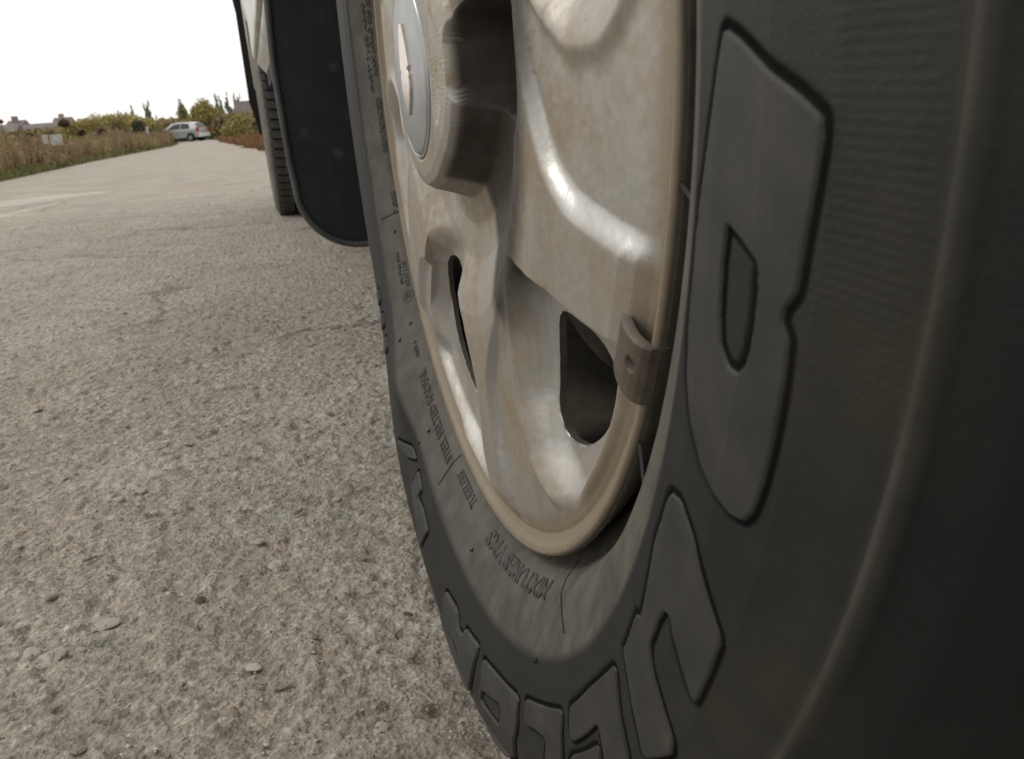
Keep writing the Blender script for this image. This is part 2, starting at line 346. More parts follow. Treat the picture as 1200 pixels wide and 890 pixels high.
# stones pressed into the asphalt and lying on it
def rock(seed, flat=.5):
    r2 = random.Random(seed); bm = bmesh.new(); bmesh.ops.create_icosphere(bm, subdivisions=2, radius=1)
    ax = (r2.uniform(.7, 1.3), r2.uniform(.6, 1), flat*r2.uniform(.7, 1.2)); cuts = []
    for _ in range(9):
        d = Vector((r2.gauss(0, 1), r2.gauss(0, 1), r2.gauss(0, 1))).normalized(); cuts.append((d, r2.uniform(.55, .85)))
    for v in bm.verts:
        for d, k in cuts:
            q = v.co.dot(d)
            if q > k: v.co -= d*(q-k)
        v.co = Vector((v.co.x*ax[0], v.co.y*ax[1], v.co.z*ax[2]))
    me = bpy.data.meshes.new('stone'); bm.to_mesh(me); bm.free(); return me
stone_mats = [simple('stone_pale', (.38, .35, .30), (.47, .44, .38), 4, .85, bs=.4, bd=.05), simple('stone_greenish', (.21, .225, .19), (.30, .30, .26), 4, .85, bs=.4, bd=.05),
              simple('stone_brown', (.20, .16, .12), (.32, .27, .21), 4, .9, bs=.4, bd=.05), simple('stone_dark', (.07, .06, .05), (.13, .115, .095), 4, .9, bs=.4, bd=.05)]
rocks = []
for mi in range(4):
    for s in range(4):
        me = rock(mi*7+s); me.materials.append(stone_mats[mi]); rocks.append(me)
def gz(px, py):
    v = rt2*((px-600)/FPX)-up2*((py-445)/FPX)+fw; v = v*(-CAM_H/v.z); return v.x, v.y
seen = [(125, 730, 17, 0), (444, 826, 16, 2), (72, 768, 14, 1), (214, 618, 11, 1), (290, 535, 10, 1), (165, 574, 11, 0), (42, 480, 9, 0), (303, 634, 12, 0), (140, 584, 8, 0),
        (425, 652, 11, 2), (394, 866, 17, 1), (447, 852, 14, 0), (297, 782, 12, 0), (38, 765, 14, 0), (90, 880, 13, 1), (250, 590, 7, 2), (321, 662, 12, 0), (235, 702, 12, 3),
        (128, 438, 5, 3), (182, 600, 8, 0), (60, 700, 11, 2), (330, 806, 12, 2), (366, 745, 10, 2), (478, 720, 9, 3), (405, 690, 9, 0), (360, 500, 7, 0), (275, 835, 14, 2), (20, 640, 9, 0),
        (105, 655, 9, 3), (190, 690, 10, 2), (480, 770, 11, 2), (440, 760, 10, 0), (500, 830, 12, 3), (350, 600, 8, 3), (395, 585, 8, 0), (220, 520, 7, 0), (150, 500, 7, 3), (75, 560, 8, 0)]
for px, py, sz, mi in seen:
    x, y = gz(px, py); sc = sz*math.hypot(x, y, CAM_H)/FPX*.62
    o = link('stone', rocks[mi*4+random.randrange(4)], None, road, smooth=False); o.location = (x, y, .0012-sc*.30); o.scale = (sc*1.15, sc, sc*.62); o.rotation_euler = (random.uniform(-.2, .2), random.uniform(-.2, .2), random.uniform(0, 6))
# loose grit: one joined mesh
base = rock(99, .7); bv = np.array([v.co[:] for v in base.vertices]); 
bm = bmesh.new(); bmesh.ops.create_icosphere(bm, subdivisions=1, radius=1); gv = np.array([v.co[:] for v in bm.verts]); gf = np.array([[v.index for v in f.verts] for f in bm.faces]); bm.free()
NG = 18000; gy = .38+4.2*rng.random(NG)**1.8; gx = rng.uniform(-1, 1, NG); gx = -(.10*gy)+gx*(.22*gy+.28); gs = rng.choice([.0006, .0009, .0012, .0016, .0021], NG, p=[.3, .35, .22, .1, .03])*(.8+gy*.25)
ang = rng.uniform(0, 6.28, NG); sq = rng.uniform(.5, 1.3, (NG, 1, 3))*np.array([1, 1, .42]); loc = gv[None]*sq+rng.normal(0, .13, (NG, len(gv), 3))
ca, sa = np.cos(ang)[:, None], np.sin(ang)[:, None]
gx_ = loc[..., 0]*ca-loc[..., 1]*sa; gy_ = loc[..., 0]*sa+loc[..., 1]*ca
GV = np.stack([gx_*gs[:, None]+gx[:, None], gy_*gs[:, None]+gy[:, None], loc[..., 2]*gs[:, None]+.001], -1).reshape(-1, 3)
GF = (gf[None]+(np.arange(NG)*len(gv))[:, None, None]).reshape(-1, 3)
def grit_nodes(n, b):
    n.links.new(ramp(n, noise(n, 60, 2, .5), [(.3, (.10, .085, .07)), (.42, (.24, .21, .175)), (.55, (.36, .335, .29)), (.7, (.5, .475, .43))]), b.inputs['Base Color'])
M_grit = mat('grit', (.3, .28, .24), .9, 0, .2, grit_nodes)
link('grit', mesh_np('grit', GV, GF), M_grit, road, kind='stuff', smooth=False)
# ============================================================= THE SILVER CAR BESIDE THE CAMERA
HY, HZ = .401, .345            # front hub centre
car = empty('parked_car', (.92, 2.0, 0), 0, 'silver high-riding car close at the right, seen past its dirty alloy wheel and tyre', 'car')
def onc(o):                    # keep world coordinates under the car empty
    o.matrix_parent_inverse = Matrix.Translation(-car.location); return o
def cl(name, me, m, smooth=True, kind=None, label=None): return onc(link(name, me, m, car, kind, label, smooth))
def cb(mb, name, m, **k): return onc(mb.build(name, m, car, **k))
TR=np.array([.205,.213,.219,.226,.232,.237,.245,.2585,.2605,.270,.285,.300,.312,.3165,.3180,.3198,.3212,.330,.338,.344,.348,.3505])
TX=np.array([.125,.112,.106,.103,.0935,.0885,.0842,.0778,.0766,.0752,.0745,.0758,.0790,.0806,.0792,.0790,.0818,.0860,.0930,.1010,.1100,.1250])
def adist(a,b): return (a-b+180)%360-180
def tyre_x(r,th):
    x=np.interp(r,TR,TX)
    b=np.exp(-(np.abs(adist(th,258))/36.)**4)
    x=x-.0135*b*np.exp(-((r-.312)/.040)**2)
    x=x+.003*np.exp(-(adist(th,190)/35.)**2)*np.exp(-((r-.25)/.03)**2)
    x=x-.0062*np.exp(-(adist(th,230)/7.)**2)*np.exp(-((r-.262)/.014)**2)+.002*np.exp(-(adist(th,241)/6.)**2)*np.exp(-((r-.272)/.012)**2)
    return x

def wpt(r, th, x, hy=HY, hz=HZ):
    t = np.radians(th); return np.stack([x+0*r, hy-r*np.cos(t), hz+r*np.sin(t)], -1)
LET = {'L1': [[(0.2712, 357.75), (0.2762, 357.36), (0.2859, 356.33), (0.2928, 355.73), (0.2977, 355.2), (0.298, 354.61), (0.2975, 353.47), (0.2966, 351.63), (0.2962, 350.18), (0.294, 349.56), (0.2938, 349.1), (0.2959, 348.64), (0.2964, 347.21), (0.2965, 344.97), (0.2962, 343.14), (0.2952, 341.68), (0.2936, 341.01), (0.2903, 340.7), (0.2843, 340.71), (0.2775, 341.07), (0.2708, 342.23), (0.2657, 343.92), (0.2634, 346.16), (0.2629, 349.2), (0.2637, 351.71), (0.2664, 354.37), (0.269, 356.45)], [(0.2756, 351.3), (0.2814, 350.94), (0.2861, 350.56), (0.2871, 349.55), (0.2872, 348.18), (0.2866, 347.0), (0.2847, 346.39), (0.2814, 346.27), (0.2778, 346.76), (0.2761, 347.83), (0.2752, 349.76)]], 'L2': [[(0.2687, 337.68), (0.2728, 338.09), (0.2813, 337.39), (0.2896, 335.9), (0.2965, 334.97), (0.2976, 334.57), (0.2984, 329.76), (0.2956, 329.75), (0.2885, 330.63), (0.2815, 331.7), (0.2789, 331.31), (0.2783, 330.01), (0.2788, 327.82), (0.2819, 327.18), (0.2913, 326.1), (0.2989, 325.4), (0.3009, 324.3), (0.297, 320.17), (0.2847, 321.97), (0.2713, 323.4), (0.271, 324.43), (0.2695, 327.44), (0.2716, 327.85), (0.2704, 329.47), (0.2664, 333.47), (0.2673, 336.96)]], 'L3': [[(0.2717, 320.51), (0.2735, 320.95), (0.2795, 319.84), (0.2908, 318.38), (0.2954, 317.66), (0.3001, 316.53), (0.2988, 311.73), (0.293, 312.72), (0.2844, 314.14), (0.2822, 313.72), (0.2838, 311.25), (0.2869, 306.49), (0.2835, 306.28), (0.2773, 307.27), (0.2746, 307.96), (0.2714, 313.71), (0.2712, 318.1)]], 'L3b': [[(0.2935, 304.15), (0.2912, 305.5), (0.2878, 312.39), (0.2899, 312.61), (0.2974, 310.95), (0.3002, 302.83)]], 'L4': [[(0.2774, 294.59), (0.2766, 299.3), (0.2761, 304.8), (0.2777, 305.23), (0.2952, 302.18), (0.302, 300.61), (0.3074, 295.92), (0.2892, 299.28), (0.2878, 297.11), (0.2883, 294.23)]], 'L5': [[(0.2786, 281.03), (0.2778, 285.2), (0.2788, 292.81), (0.2919, 291.64), (0.3134, 287.82), (0.3188, 285.45), (0.3192, 282.26), (0.3182, 279.41), (0.2993, 280.14), (0.2868, 281.49)], [(0.2931, 281.51), (0.2888, 287.68), (0.3015, 286.31), (0.3003, 281.0)]], 'L6': [[(0.2814, 264.79), (0.2784, 269.93), (0.2847, 271.81), (0.2833, 273.63), (0.2784, 273.92), (0.2763, 279.16), (0.2818, 278.98), (0.2992, 277.48), (0.3196, 273.14), (0.3196, 267), (0.3193, 261.02), (0.2955, 264.83), (0.2879, 264.67)], [(0.2949, 268.24), (0.2946, 272.54), (0.3048, 271.51), (0.2982, 268.74)]], 'L7': [[(0.2704, 243.89), (0.2718, 247.39), (0.2794, 247.2), (0.2768, 249.87), (0.2784, 253.95), (0.2871, 253.31), (0.2973, 252.68), (0.288, 247.78), (0.2832, 243.9)]], 'L8': [[(0.2897, 234.85), (0.27, 239.53), (0.2695, 242.3), (0.2804, 239.67), (0.2843, 237.85)]], 'L9': [[(0.279, 210.4), (0.279, 212.6), (0.29, 212.6), (0.29, 210.4)]], 'L10': [[(0.279, 214.4), (0.279, 216.6), (0.29, 216.6), (0.29, 214.4)]], 'L11': [[(0.279, 218.4), (0.279, 220.6), (0.29, 220.6), (0.29, 218.4)]]}
def polar_xy(p, rc=.285): return np.array([(math.radians(t)*rc, r) for r, t in p])
def smooth_poly(p, it=1):
    p = np.array(p)
    for _ in range(it):
        q = np.roll(p, -1, 0); w_ = .2 if it > 1 else .12; p = np.stack([p*(1-w_)+q*w_, p*w_+q*(1-w_)], 1).reshape(-1, 2)
    return p
def sdf(poly, X, Y):
    d = np.full(X.shape, 1e9); s = np.ones(X.shape)
    n = len(poly)
    for i in range(n):
        a = poly[i]; b = poly[i-1]; e = b-a; wx = X-a[0]; wy = Y-a[1]
        t = np.clip((wx*e[0]+wy*e[1])/(e@e+1e-12), 0, 1); d = np.minimum(d, (wx-e[0]*t)**2+(wy-e[1]*t)**2)
        c1 = Y >= a[1]; c2 = Y < b[1]; c3 = e[0]*wy > e[1]*wx
        flip = (c1 & c2 & c3) | (~c1 & ~c2 & ~c3); s = np.where(flip, -s, s)
    return s*np.sqrt(d)
def letter_sdf(k, th, r):
    X = np.radians(th)*.285; d = sdf(smooth_poly(polar_xy(LET[k][0])), X, r)
    for h in LET[k][1:]: d = np.maximum(d, -sdf(smooth_poly(polar_xy(h)), X, r))
    return d
def ground_clip(V, z0=.0):
    V[..., 2] = np.maximum(V[..., 2], z0); return V
# tyre surface: dense where the big letters stand
ths = np.concatenate([np.arange(205, 365, .075), np.arange(365, 565, .8)]); 
rs = np.concatenate([np.linspace(.205, .262, 46), np.arange(.2625, .3125, .0005), np.linspace(.313, .3505, 44)])
RR, TT = np.meshgrid(rs, ths, indexing='ij'); XX = tyre_x(RR, TT % 360)
GR = np.zeros(XX.shape)
for k in LET:
    ts = [t for _, t in LET[k][0]]; r0 = [r for r, _ in LET[k][0]]
    m = (TT > min(ts)-1) & (TT < max(ts)+1) & (RR > min(r0)-.006) & (RR < max(r0)+.006)
    if not m.any(): continue
    ij = np.where(m); d = letter_sdf(k, TT[ij], RR[ij])
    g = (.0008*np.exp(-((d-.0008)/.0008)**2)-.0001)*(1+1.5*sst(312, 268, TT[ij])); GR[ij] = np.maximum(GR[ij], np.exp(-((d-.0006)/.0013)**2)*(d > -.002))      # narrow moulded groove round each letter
    XX[ij] += np.where(d > -.0015, np.maximum(g, 0), .0004)
V = ground_clip(wpt(RR, TT, XX), -.001)
nr, ntt = RR.shape
# tread: outer band from the shoulder across, with block edges
X2 = np.array([.1255, .128, .135, .137, .150, .165, .167, .200, .202, .236, .238, .262, .275, .29, .305, .315])
D2 = np.array([.3512, .3520, .3528, .3448, .3535, .3538, .3450, .3450, .3540, .3540, .3450, .3530, .3520, .345, .320, .26])
T2, XI = np.meshgrid(np.arange(0, 360, .75), np.arange(len(X2)), indexing='xy'); 
RV = D2[XI]-.008*((((T2*1.0+XI*2.2) % 7.5) < 1.5) & (D2[XI] > .35)); Vt = ground_clip(wpt(RV, T2, X2[XI]), -.001)
tme = mesh_np('tyre', V.reshape(-1, 3), grid_faces(nr, ntt, wrap=True))
uv = tme.uv_layers.new(name='UVMap'); li = np.zeros(len(tme.loops), np.int32); tme.loops.foreach_get('vertex_index', li)
uv.data.foreach_set('uv', np.stack([(TT/360).ravel()[li], RR.ravel()[li]], -1).astype(np.float32).ravel())
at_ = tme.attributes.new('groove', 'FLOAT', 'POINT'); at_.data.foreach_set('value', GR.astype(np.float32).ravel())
tyre = cl('front_tyre', tme, M_rubber, label='dusty black tyre with large raised characters filling the right side')
def sub(o, par): o.matrix_parent_inverse = Matrix(); o.parent = par; return o
sub(link('tread', mesh_np('tread', Vt.reshape(-1, 3), grid_faces(len(X2), 480, wrap=True)), M_black, tyre, smooth=False), tyre)
# raised letters
for k in LET:
    ts = [t for _, t in LET[k][0]]; r0 = [r for r, _ in LET[k][0]]; step = .00045
    tt = np.arange(min(ts)-.3, max(ts)+.3, math.degrees(step/.285)); ra = np.arange(min(r0)-.002, max(r0)+.002, step)
    A, B = np.meshgrid(ra, tt, indexing='ij'); d = letter_sdf(k, B, A)
    hgt = (-.0009+.0013*sst(.0003, -.0004, d))*(1+2.2*sst(312, 268, B))
    Vv = ground_clip(wpt(A, B, tyre_x(A, B % 360)-hgt))
    ins = d < .0004; keep = ins[:-1, :-1] | ins[1:, 1:] | ins[1:, :-1] | ins[:-1, 1:]
    sub(link('raised_letter', mesh_np('raised_letter', Vv.reshape(-1, 3), grid_faces(*A.shape, keep=keep)), M_letter, tyre), tyre)
# small moulded writing
def ring_text(txt, th0, r0, h, span=None, thick=.0006, x_fn=tyre_x):
    cu = bpy.data.curves.new('moulded_text', 'FONT'); cu.body = txt; cu.size = h*1.38; cu.extrude = thick; cu.offset = h*.035; cu.resolution_u = 2
    o = bpy.data.objects.new('tmp', cu); C.objects.link(o); bpy.context.view_layer.update()
    me = bpy.data.meshes.new_from_object(o.evaluated_get(bpy.context.evaluated_depsgraph_get())); bpy.data.objects.remove(o)
    co = np.zeros(len(me.vertices)*3, np.float32); me.vertices.foreach_get('co', co); co = co.reshape(-1, 3)
    wd = co[:, 0].max(); sc = 1 if span is None else math.radians(span)*r0/wd
    th = th0-np.degrees(co[:, 0]*sc/r0); rr_ = r0+co[:, 1]; xx = tyre_x(rr_, th % 360)-co[:, 2]-.0001
    me.vertices.foreach_set('co', wpt(rr_, th, xx).astype(np.float32).ravel()); me.update()
    me.name = 'moulded_text'
    return sub(link('moulded_text', me, M_print, tyre, smooth=False), tyre)
ring_text('REINFORCED', 190.2, .2352, .0042, 9.3)
ring_text('TUBELESS', 262.3, .2335, .0045, 8.4)
ring_text('STEEL BELTED RADIAL', 250.0, .2365, .0062, 19.5)
ring_text('MIXTURES VMS', 296.3, .2330, .0066, 26)
ring_text('DOT 7102 A300', 180.0, .2405, .0032, 14)
ring_text('MAX LOAD 925 KG', 177.5, .2355, .0030, 13)
ring_text('0217115', 214.4, .2350, .0028, 4.6); ring_text('02 1145 NM', 213.4, .2400, .0032, 5.8)
ring_text('SS71', 227.6, .2385, .0030, 3); ring_text('7.008', 201, .2338, .0040, 4.0)
ring_text('E', 216.6, .2360, .0045, 1.1)
# ring round the approval mark, mould lines, vent nubs
mb = MB()
for k in range(20):
    a0, a1 = 2*math.pi*k/20, 2*math.pi*(k+1)/20; q = []
    for a in (a0, a1):
        for rad in (.0042, .0048):
            r1 = .2383+rad*math.cos(a); t1 = 216.1+math.degrees(rad*math.sin(a)/.238); q.append(Vector(wpt(np.array(r1), np.array(t1), tyre_x(np.array(r1), np.array(t1))-.0005)))
    n = len(mb.v); mb.v += q; mb.f.append([n, n+1, n+3, n+2])
sub(mb.build('approval_ring', M_print, tyre), tyre)
mb = MB()
for ra, ta, rb, tb, wd in ((.226, 298.1, .251, 305.9, .0005), (.232, 251.1, .2535, 251.0, .0005), (.232, 200.9, .2531, 200.7, .0005), (.2215, 349.7, .236, 349.6, .0007), (.222, 329.0, .236, 328.6, .0008)):
    n = len(mb.v); K = 14
    for i in range(K):
        r1 = ra+(rb-ra)*i/(K-1); t1 = ta+(tb-ta)*i/(K-1)
        xx = float(tyre_x(np.array(r1), np.array(t1))) if ra > .2225 else .094-.004*(i/(K-1))
        for s, l in ((-1, 0), (-.3, .0006), (.3, .0006), (1, 0)):
            mb.v.append(Vector(wpt(np.array(r1), np.array(t1+s*math.degrees(wd/r1)), xx-l+.0001)))
    for i in range(K-1):
        for s in range(3): mb.f.append([n+i*4+s, n+i*4+s+1, n+i*4+s+5, n+i*4+s+4])
sub(mb.build('mould_line', M_black, tyre, kind='stuff'), tyre)
for r1, t1 in ((.2387, 203.8), (.2396, 220.9), (.2478, 267.9), (.2596, 298.6), (.258, 241.1), (.253, 222), (.2469, 241), (.2272, 289), (.2265, 251.6), (.2275, 228), (.2275, 201)):
    mb = MB(); x0 = float(tyre_x(np.array(r1), np.array(t1))); p = Vector(wpt(np.array(r1), np.array(t1), x0)); 
    mb.tube([p+Vector((.0005, 0, 0)), p+Vector((-.0012, random.uniform(-.0015, .0015), -.0012)), p+Vector((-.0018, random.uniform(-.003, .003), -.0025))], [.0007, .0006, .0003], 6)
    sub(mb.build('vent_nub', M_black, tyre, smooth=True), tyre)
# ---------------------------------------------------------- alloy rim
PR = [0, .0385, .040, .047, .0515, .0540, .0565, .0595, .072, .088, .103, .113, .122, .140, .160, .180, .200, .2065, .2105, .2135, .2165, .2192, .2212, .2225, .2232]
PX = [.0745, .0738, .0734, .0740, .0752, .0790, .0870, .0950, .0965, .0945, .0895, .0868, .0860, .0862, .0870, .0880, .0893, .0915, .0950, .0962, .0948, .0925, .0918, .0925, .0950]
def smi(x, xp, fp, s):
    g = np.linspace(xp[0], xp[-1], 1500); t = np.interp(g, xp, fp); dx = g[1]-g[0]; kk = np.arange(-int(3*s/dx)-1, int(3*s/dx)+2)*dx
    ker = np.exp(-(kk/s)**2/2); ker /= ker.sum(); h_ = len(kk)//2
    t = np.convolve(np.concatenate([np.full(h_, t[0]), t, np.full(h_, t[-1])]), ker, 'valid'); return np.interp(x, g, t)
def rbox(a, b, ha, hb, rd):
    qx = np.abs(a)-(ha-rd); qy = np.abs(b)-(hb-rd)
    return np.hypot(np.maximum(qx, 0), np.maximum(qy, 0))+np.minimum(np.maximum(qx, qy), 0)-rd
HOLE = smooth_poly([(math.radians(t)*.17, r) for r, t in ((.138, 31), (.150, 22.5), (.164, 18.5), (.179, 18.5), (.189, 24), (.196, 32), (.196, 41), (.188, 44), (.172, 41), (.156, 36.5))], 2)
def rim_x(r, th):
    psi = (th-347+30) % 60-30; ps2 = (th-347) % 60                      # one of six sectors: spoke from -10 to 12, opening beyond
    rd = smi(np.asarray(th) % 360, [0, 12, 40, 100, 285, 305, 320, 335, 347, 360], [.0735, .074, .066, .053, .052, .0545, .0585, .0665, .0720, .0735], 3.)
    rs_ = r-(rd-.0535)*sst(.040, .052, r)*sst(.112, .078, r)
    crest = np.interp(rs_, PR, PX)
    for c in (23, 83, 143):                         # webs joining the hub face to the spokes
        m = sst(16.5, 12.5, np.abs(adist(th, c))); crest = crest*(1-m)+np.minimum(crest, np.interp(r, [.04, .070, .122, .13], [.0740, .0768, .0862, .12]))*m
    up_ = smi(r, [.108, .120, .135, .157, .182, .197, .206], [34, 28, 18, 13, 13, 16, 19], .004)
    lo_ = 60+np.interp(r, [.108, .12, .155, .205], [-30, -25, -18, -12])
    panel = smi(r, [.118, .133, .16, .19, .206, .2115, .2135], [.0866, .0905, .0915, .0925, .0940, .0958, .0962], .002)
    pc = smi(r, [.100, .118, .1245, .133, .144, .163, .21], [50, 22, 10, 4, -1, -3.2, -2.2], .005)
    st_ = sst(29, 21, psi)*sst(-.0080, .0012, np.radians(psi-pc)*r)*sst(.2135, .210, r)
    x = crest+(np.maximum(panel, crest)-crest)*st_
    x -= .0022*np.exp(-((np.radians(psi-(up_-1.6))*r)/.0045)**2)*sst(.118, .13, r)*sst(.208, .198, r)
    dn = adist(th, 358)                             # deep recess at the root of the nearest spoke, and alike above
    for c in (358, 58, 118):
        dn = adist(th, c); e = rbox(np.radians(dn)*.09, r-.0930, .0215, .0250, .013); x = x+(np.maximum(x, .112)-x)*sst(.001, -.006, e)
    in2 = sst(227, 228, th % 360)*sst(287, 286, th % 360)          # this opening sits a little lower and nearer the hub
    ps2 = ps2+15*sst(50, 10, ps2)*in2; ro = r+(.014+.020*sst(.180, .115, r))*in2
    up_ = np.where(in2 > .5, smi(ro, [.108, .120, .135, .157, .182, .197, .206], [34, 28, 18, 13, 13, 16, 19], .004), up_)
    lo_ = lo_+in2*9*sst(.195, .135, r)
    a1 = np.radians(ps2-up_)*r; a2 = np.radians(lo_-ps2)*r
    bowl = sst(-.0015, .021, a1)*np.clip((a2+.001)/(.010+.020*sst(.180, .205, r)), 0, 1)*sst(.2095, .199, r)*sst(.110, .122, ro)
    fl_ = np.interp(r, [.11, .15, .19, .205, .212], [.0980, .1030, .1022, .0995, .0965])
    x1 = x+(np.maximum(fl_, x)-x)*bowl
    h = sdf(HOLE, np.radians(ps2)*.17, ro)
    return x1, h
th = np.concatenate([np.arange(195, 375, .18), np.arange(375, 555, .6)]); r_ = np.concatenate([np.linspace(.0388, .066, 50), np.linspace(.067, .2, 160), np.linspace(.2006, .2232, 46)]); 
RR, TT = np.meshgrid(r_, th, indexing='ij'); XX, HH = rim_x(RR, TT)
e_ = .0004; gr = (rim_x(RR+e_, TT)[1]-HH)/e_; gt = (rim_x(RR, TT+.15)[1]-HH)/(np.radians(.15)*RR); gg = gr**2+gt**2+1e-9
snap = (np.abs(HH+.0003) < .00075)*(HH+.0003)/gg; RR = RR-snap*gr; TT = TT-np.degrees(snap*gt/RR); XX, HH = rim_x(RR, TT)
XX[-1] = .108; RR[-1] = .214
XX += .00012*(vnoise(TT*1.3, RR*500, 3)-.5)
keep = (HH > -.0007); keep = keep[:-1]&keep[1:]; keep = keep & np.roll(keep, -1, 1)
kv = np.zeros(RR.shape, bool); rv = np.zeros(RR.shape, bool)      # vertices on the edge of an opening slide onto it exactly
for di, dj in ((0, 0), (1, 0), (0, 1), (1, 1)):
    K = np.roll(keep, dj, 1); kv[di:di+K.shape[0]] |= K; rv[di:di+K.shape[0]] |= ~K
ij = np.where(kv & rv); r_b, t_b = RR[ij], TT[ij]
for _ in range(5):
    h0 = rim_x(r_b, t_b)[1]; g1 = (rim_x(r_b+e_, t_b)[1]-h0)/e_; g2 = (rim_x(r_b, t_b+.15)[1]-h0)/(np.radians(.15)*r_b); q_ = (h0+.0003)/(g1**2+g2**2+1e-9)
    r_b = r_b-q_*g1; t_b = t_b-np.degrees(q_*g2/r_b)
RR[ij] = r_b; TT[ij] = t_b; XX[ij] = rim_x(r_b, t_b)[0]
clean_highlight = sst(.0905, .097, XX)*sst(.112, .13, RR)*sst(.212, .205, RR)
ps_ = (TT-347+30) % 60-30; pc_ = smi(RR, [.100, .118, .1245, .133, .144, .163, .21], [50, 22, 10, 4, -1, -3.2, -2.2], .005); sl_ = np.radians(ps_-pc_)*RR
clean_highlight = np.maximum(clean_highlight, 1.6*np.exp(-((sl_+.0030)/.0044)**2)*sst(.112, .12, RR)*sst(.215, .208, RR))  # bright strip along each spoke step is a highlight put into the colour
rme = mesh_np('alloy_rim', wpt(RR, TT, XX).reshape(-1, 3), grid_faces(*RR.shape, wrap=True, keep=keep))
uv = rme.uv_layers.new(name='UVMap'); li = np.zeros(len(rme.loops), np.int32); rme.loops.foreach_get('vertex_index', li)
uv.data.foreach_set('uv', np.stack([(TT/360).ravel()[li], RR.ravel()[li]], -1).astype(np.float32).ravel())
recess_shade = sst(.0762, .0795, XX)*sst(.135, .119, RR)*np.maximum.reduce([sst(-54, -47, adist(TT, 353+k))*sst(30, 24, adist(TT, 353+k)) for k in (0, 60, 120)])  # recess shade put into the colour by depth, over some brake dust
at_ = rme.attributes.new('recess_shade', 'FLOAT', 'POINT'); at_.data.foreach_set('value', recess_shade.astype(np.float32).ravel())
at_ = rme.attributes.new('clean_highlight', 'FLOAT', 'POINT'); at_.data.foreach_set('value', clean_highlight.astype(np.float32).ravel())
bm = bmesh.new(); bm.from_mesh(rme)
be = [e for e in bm.edges if e.is_boundary and .12 < math.hypot(e.verts[0].co.y-HY, e.verts[0].co.z-HZ) < .205]
ex = bmesh.ops.extrude_edge_only(bm, edges=be); vs = [g for g in ex['geom'] if isinstance(g, bmesh.types.BMVert)]
bmesh.ops.translate(bm, verts=vs, vec=(.0030, 0, 0)); rme.materials.append(M_alloy); rme.materials.append(M_iron)
for g in ex['geom']:
    if isinstance(g, bmesh.types.BMFace): g.material_index = 1
for e in be: e.smooth = False
for f in bm.faces: f.smooth = True
bm.to_mesh(rme); bm.free()
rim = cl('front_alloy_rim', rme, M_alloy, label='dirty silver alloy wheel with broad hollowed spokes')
for k in (0, 1, 2):
    t1 = 358+60*k; q = wpt(np.array(.0900), np.array(float(t1)), .1115)
    sub(MB().lathe([(.0001, .0), (.0085, .0), (.0095, .002), (.0095, -.003), (.0105, -.003), (.0105, .004)], 24, 0, float(q[1]), float(q[2])).build('lug_seat', M_dark, rim, smooth=True), rim).location.x = .1100
cap = MB().lathe([(.0001, .0712), (.02, .0713), (.0350, .0722), (.0362, .0726), (.0368, .0734), (.0374, .0728), (.0382, .0730), (.0388, .0742), (.0389, .085)], 96, 0, HY, HZ)
sub(cap.build('hub_cap', M_cap, rim, smooth=True), rim)
EMB = [(-.002, .0200), (-.0075, .0090), (-.0095, .0016), (-.0070, .0002), (-.0095, -.0014), (-.0090, -.0080), (-.0055, -.0135), (0, -.019), (.0055, -.0135), (.0090, -.008), (.0095, -.0014), (.007, .0002), (.0095, .0016), (.0075, .009), (.002, .02)]
sub(MB().prism([(HY+a, HZ+b) for a, b in EMB], .0700, .0716).build('emblem', M_chrome, rim, bevel=.0004), rim)
# barrel, hub and brake behind the openings
sub(MB().lathe([(.2225, .094), (.214, .108), (.207, .118), (.190, .125), (.186, .150), (.186, .29), (.205, .30)], 96, 0, HY, HZ).build('rim_barrel', M_iron, rim, smooth=True), rim)
cb(MB().lathe([(.0001, .165), (.155, .165), (.155, .18), (.0001, .18)], 64, 0, HY, HZ), 'brake_disc', M_iron, smooth=True)
cb(MB().lathe([(.0001, .125), (.045, .125), (.06, .15), (.06, .165)], 32, 0, HY, HZ), 'axle_hub', M_iron, smooth=True)
# balance weight hooked over the flange
path = [(.1962, .0968), (.1985, .0948), (.2010, .0925), (.2040, .0903), (.2075, .0889), (.2110, .0881), (.2150, .0877), (.2185, .0881), (.2208, .0891), (.2224, .0908), (.2232, .0938)]
path2 = [(r+.0022 if i < 3 else r, x+.0024 if i < 7 else x) for i, (r, x) in enumerate(path)]
nth = 40; t_ = np.linspace(333.0, 338.3, nth); A = np.array([p[0] for p in path]); Bx = np.array([p[1] for p in path])
pf = np.linspace(0, len(path)-1, 60); A = np.interp(pf, range(len(path)), A); Bx = np.interp(pf, range(len(path)), Bx)
RRw, TTw = np.meshgrid(A, t_, indexing='ij'); XW = np.repeat(Bx[:, None], nth, 1)
hole = np.hypot((RRw-.2175), np.radians(TTw-336.1)*.217); XW = XW+.006*sst(.0021, .0014, hole)
XW += .0022*np.exp(-((RRw-.2030)/.0008)**2)                       # crease beside the straight inner leg
endr = np.minimum(TTw-333.0, 338.3-TTw); XW += .0030*sst(.16, 0, endr)
V1 = wpt(RRw, TTw, XW).reshape(-1, 3)
sub(link('balance_weight', mesh_np('balance_weight', V1, grid_faces(60, nth)), M_weight, rim), rim)
rim.children[-1].modifiers.new('thickness', 'SOLIDIFY').thickness = .0018
rim.children[-1].modifiers[-1].offset = 0

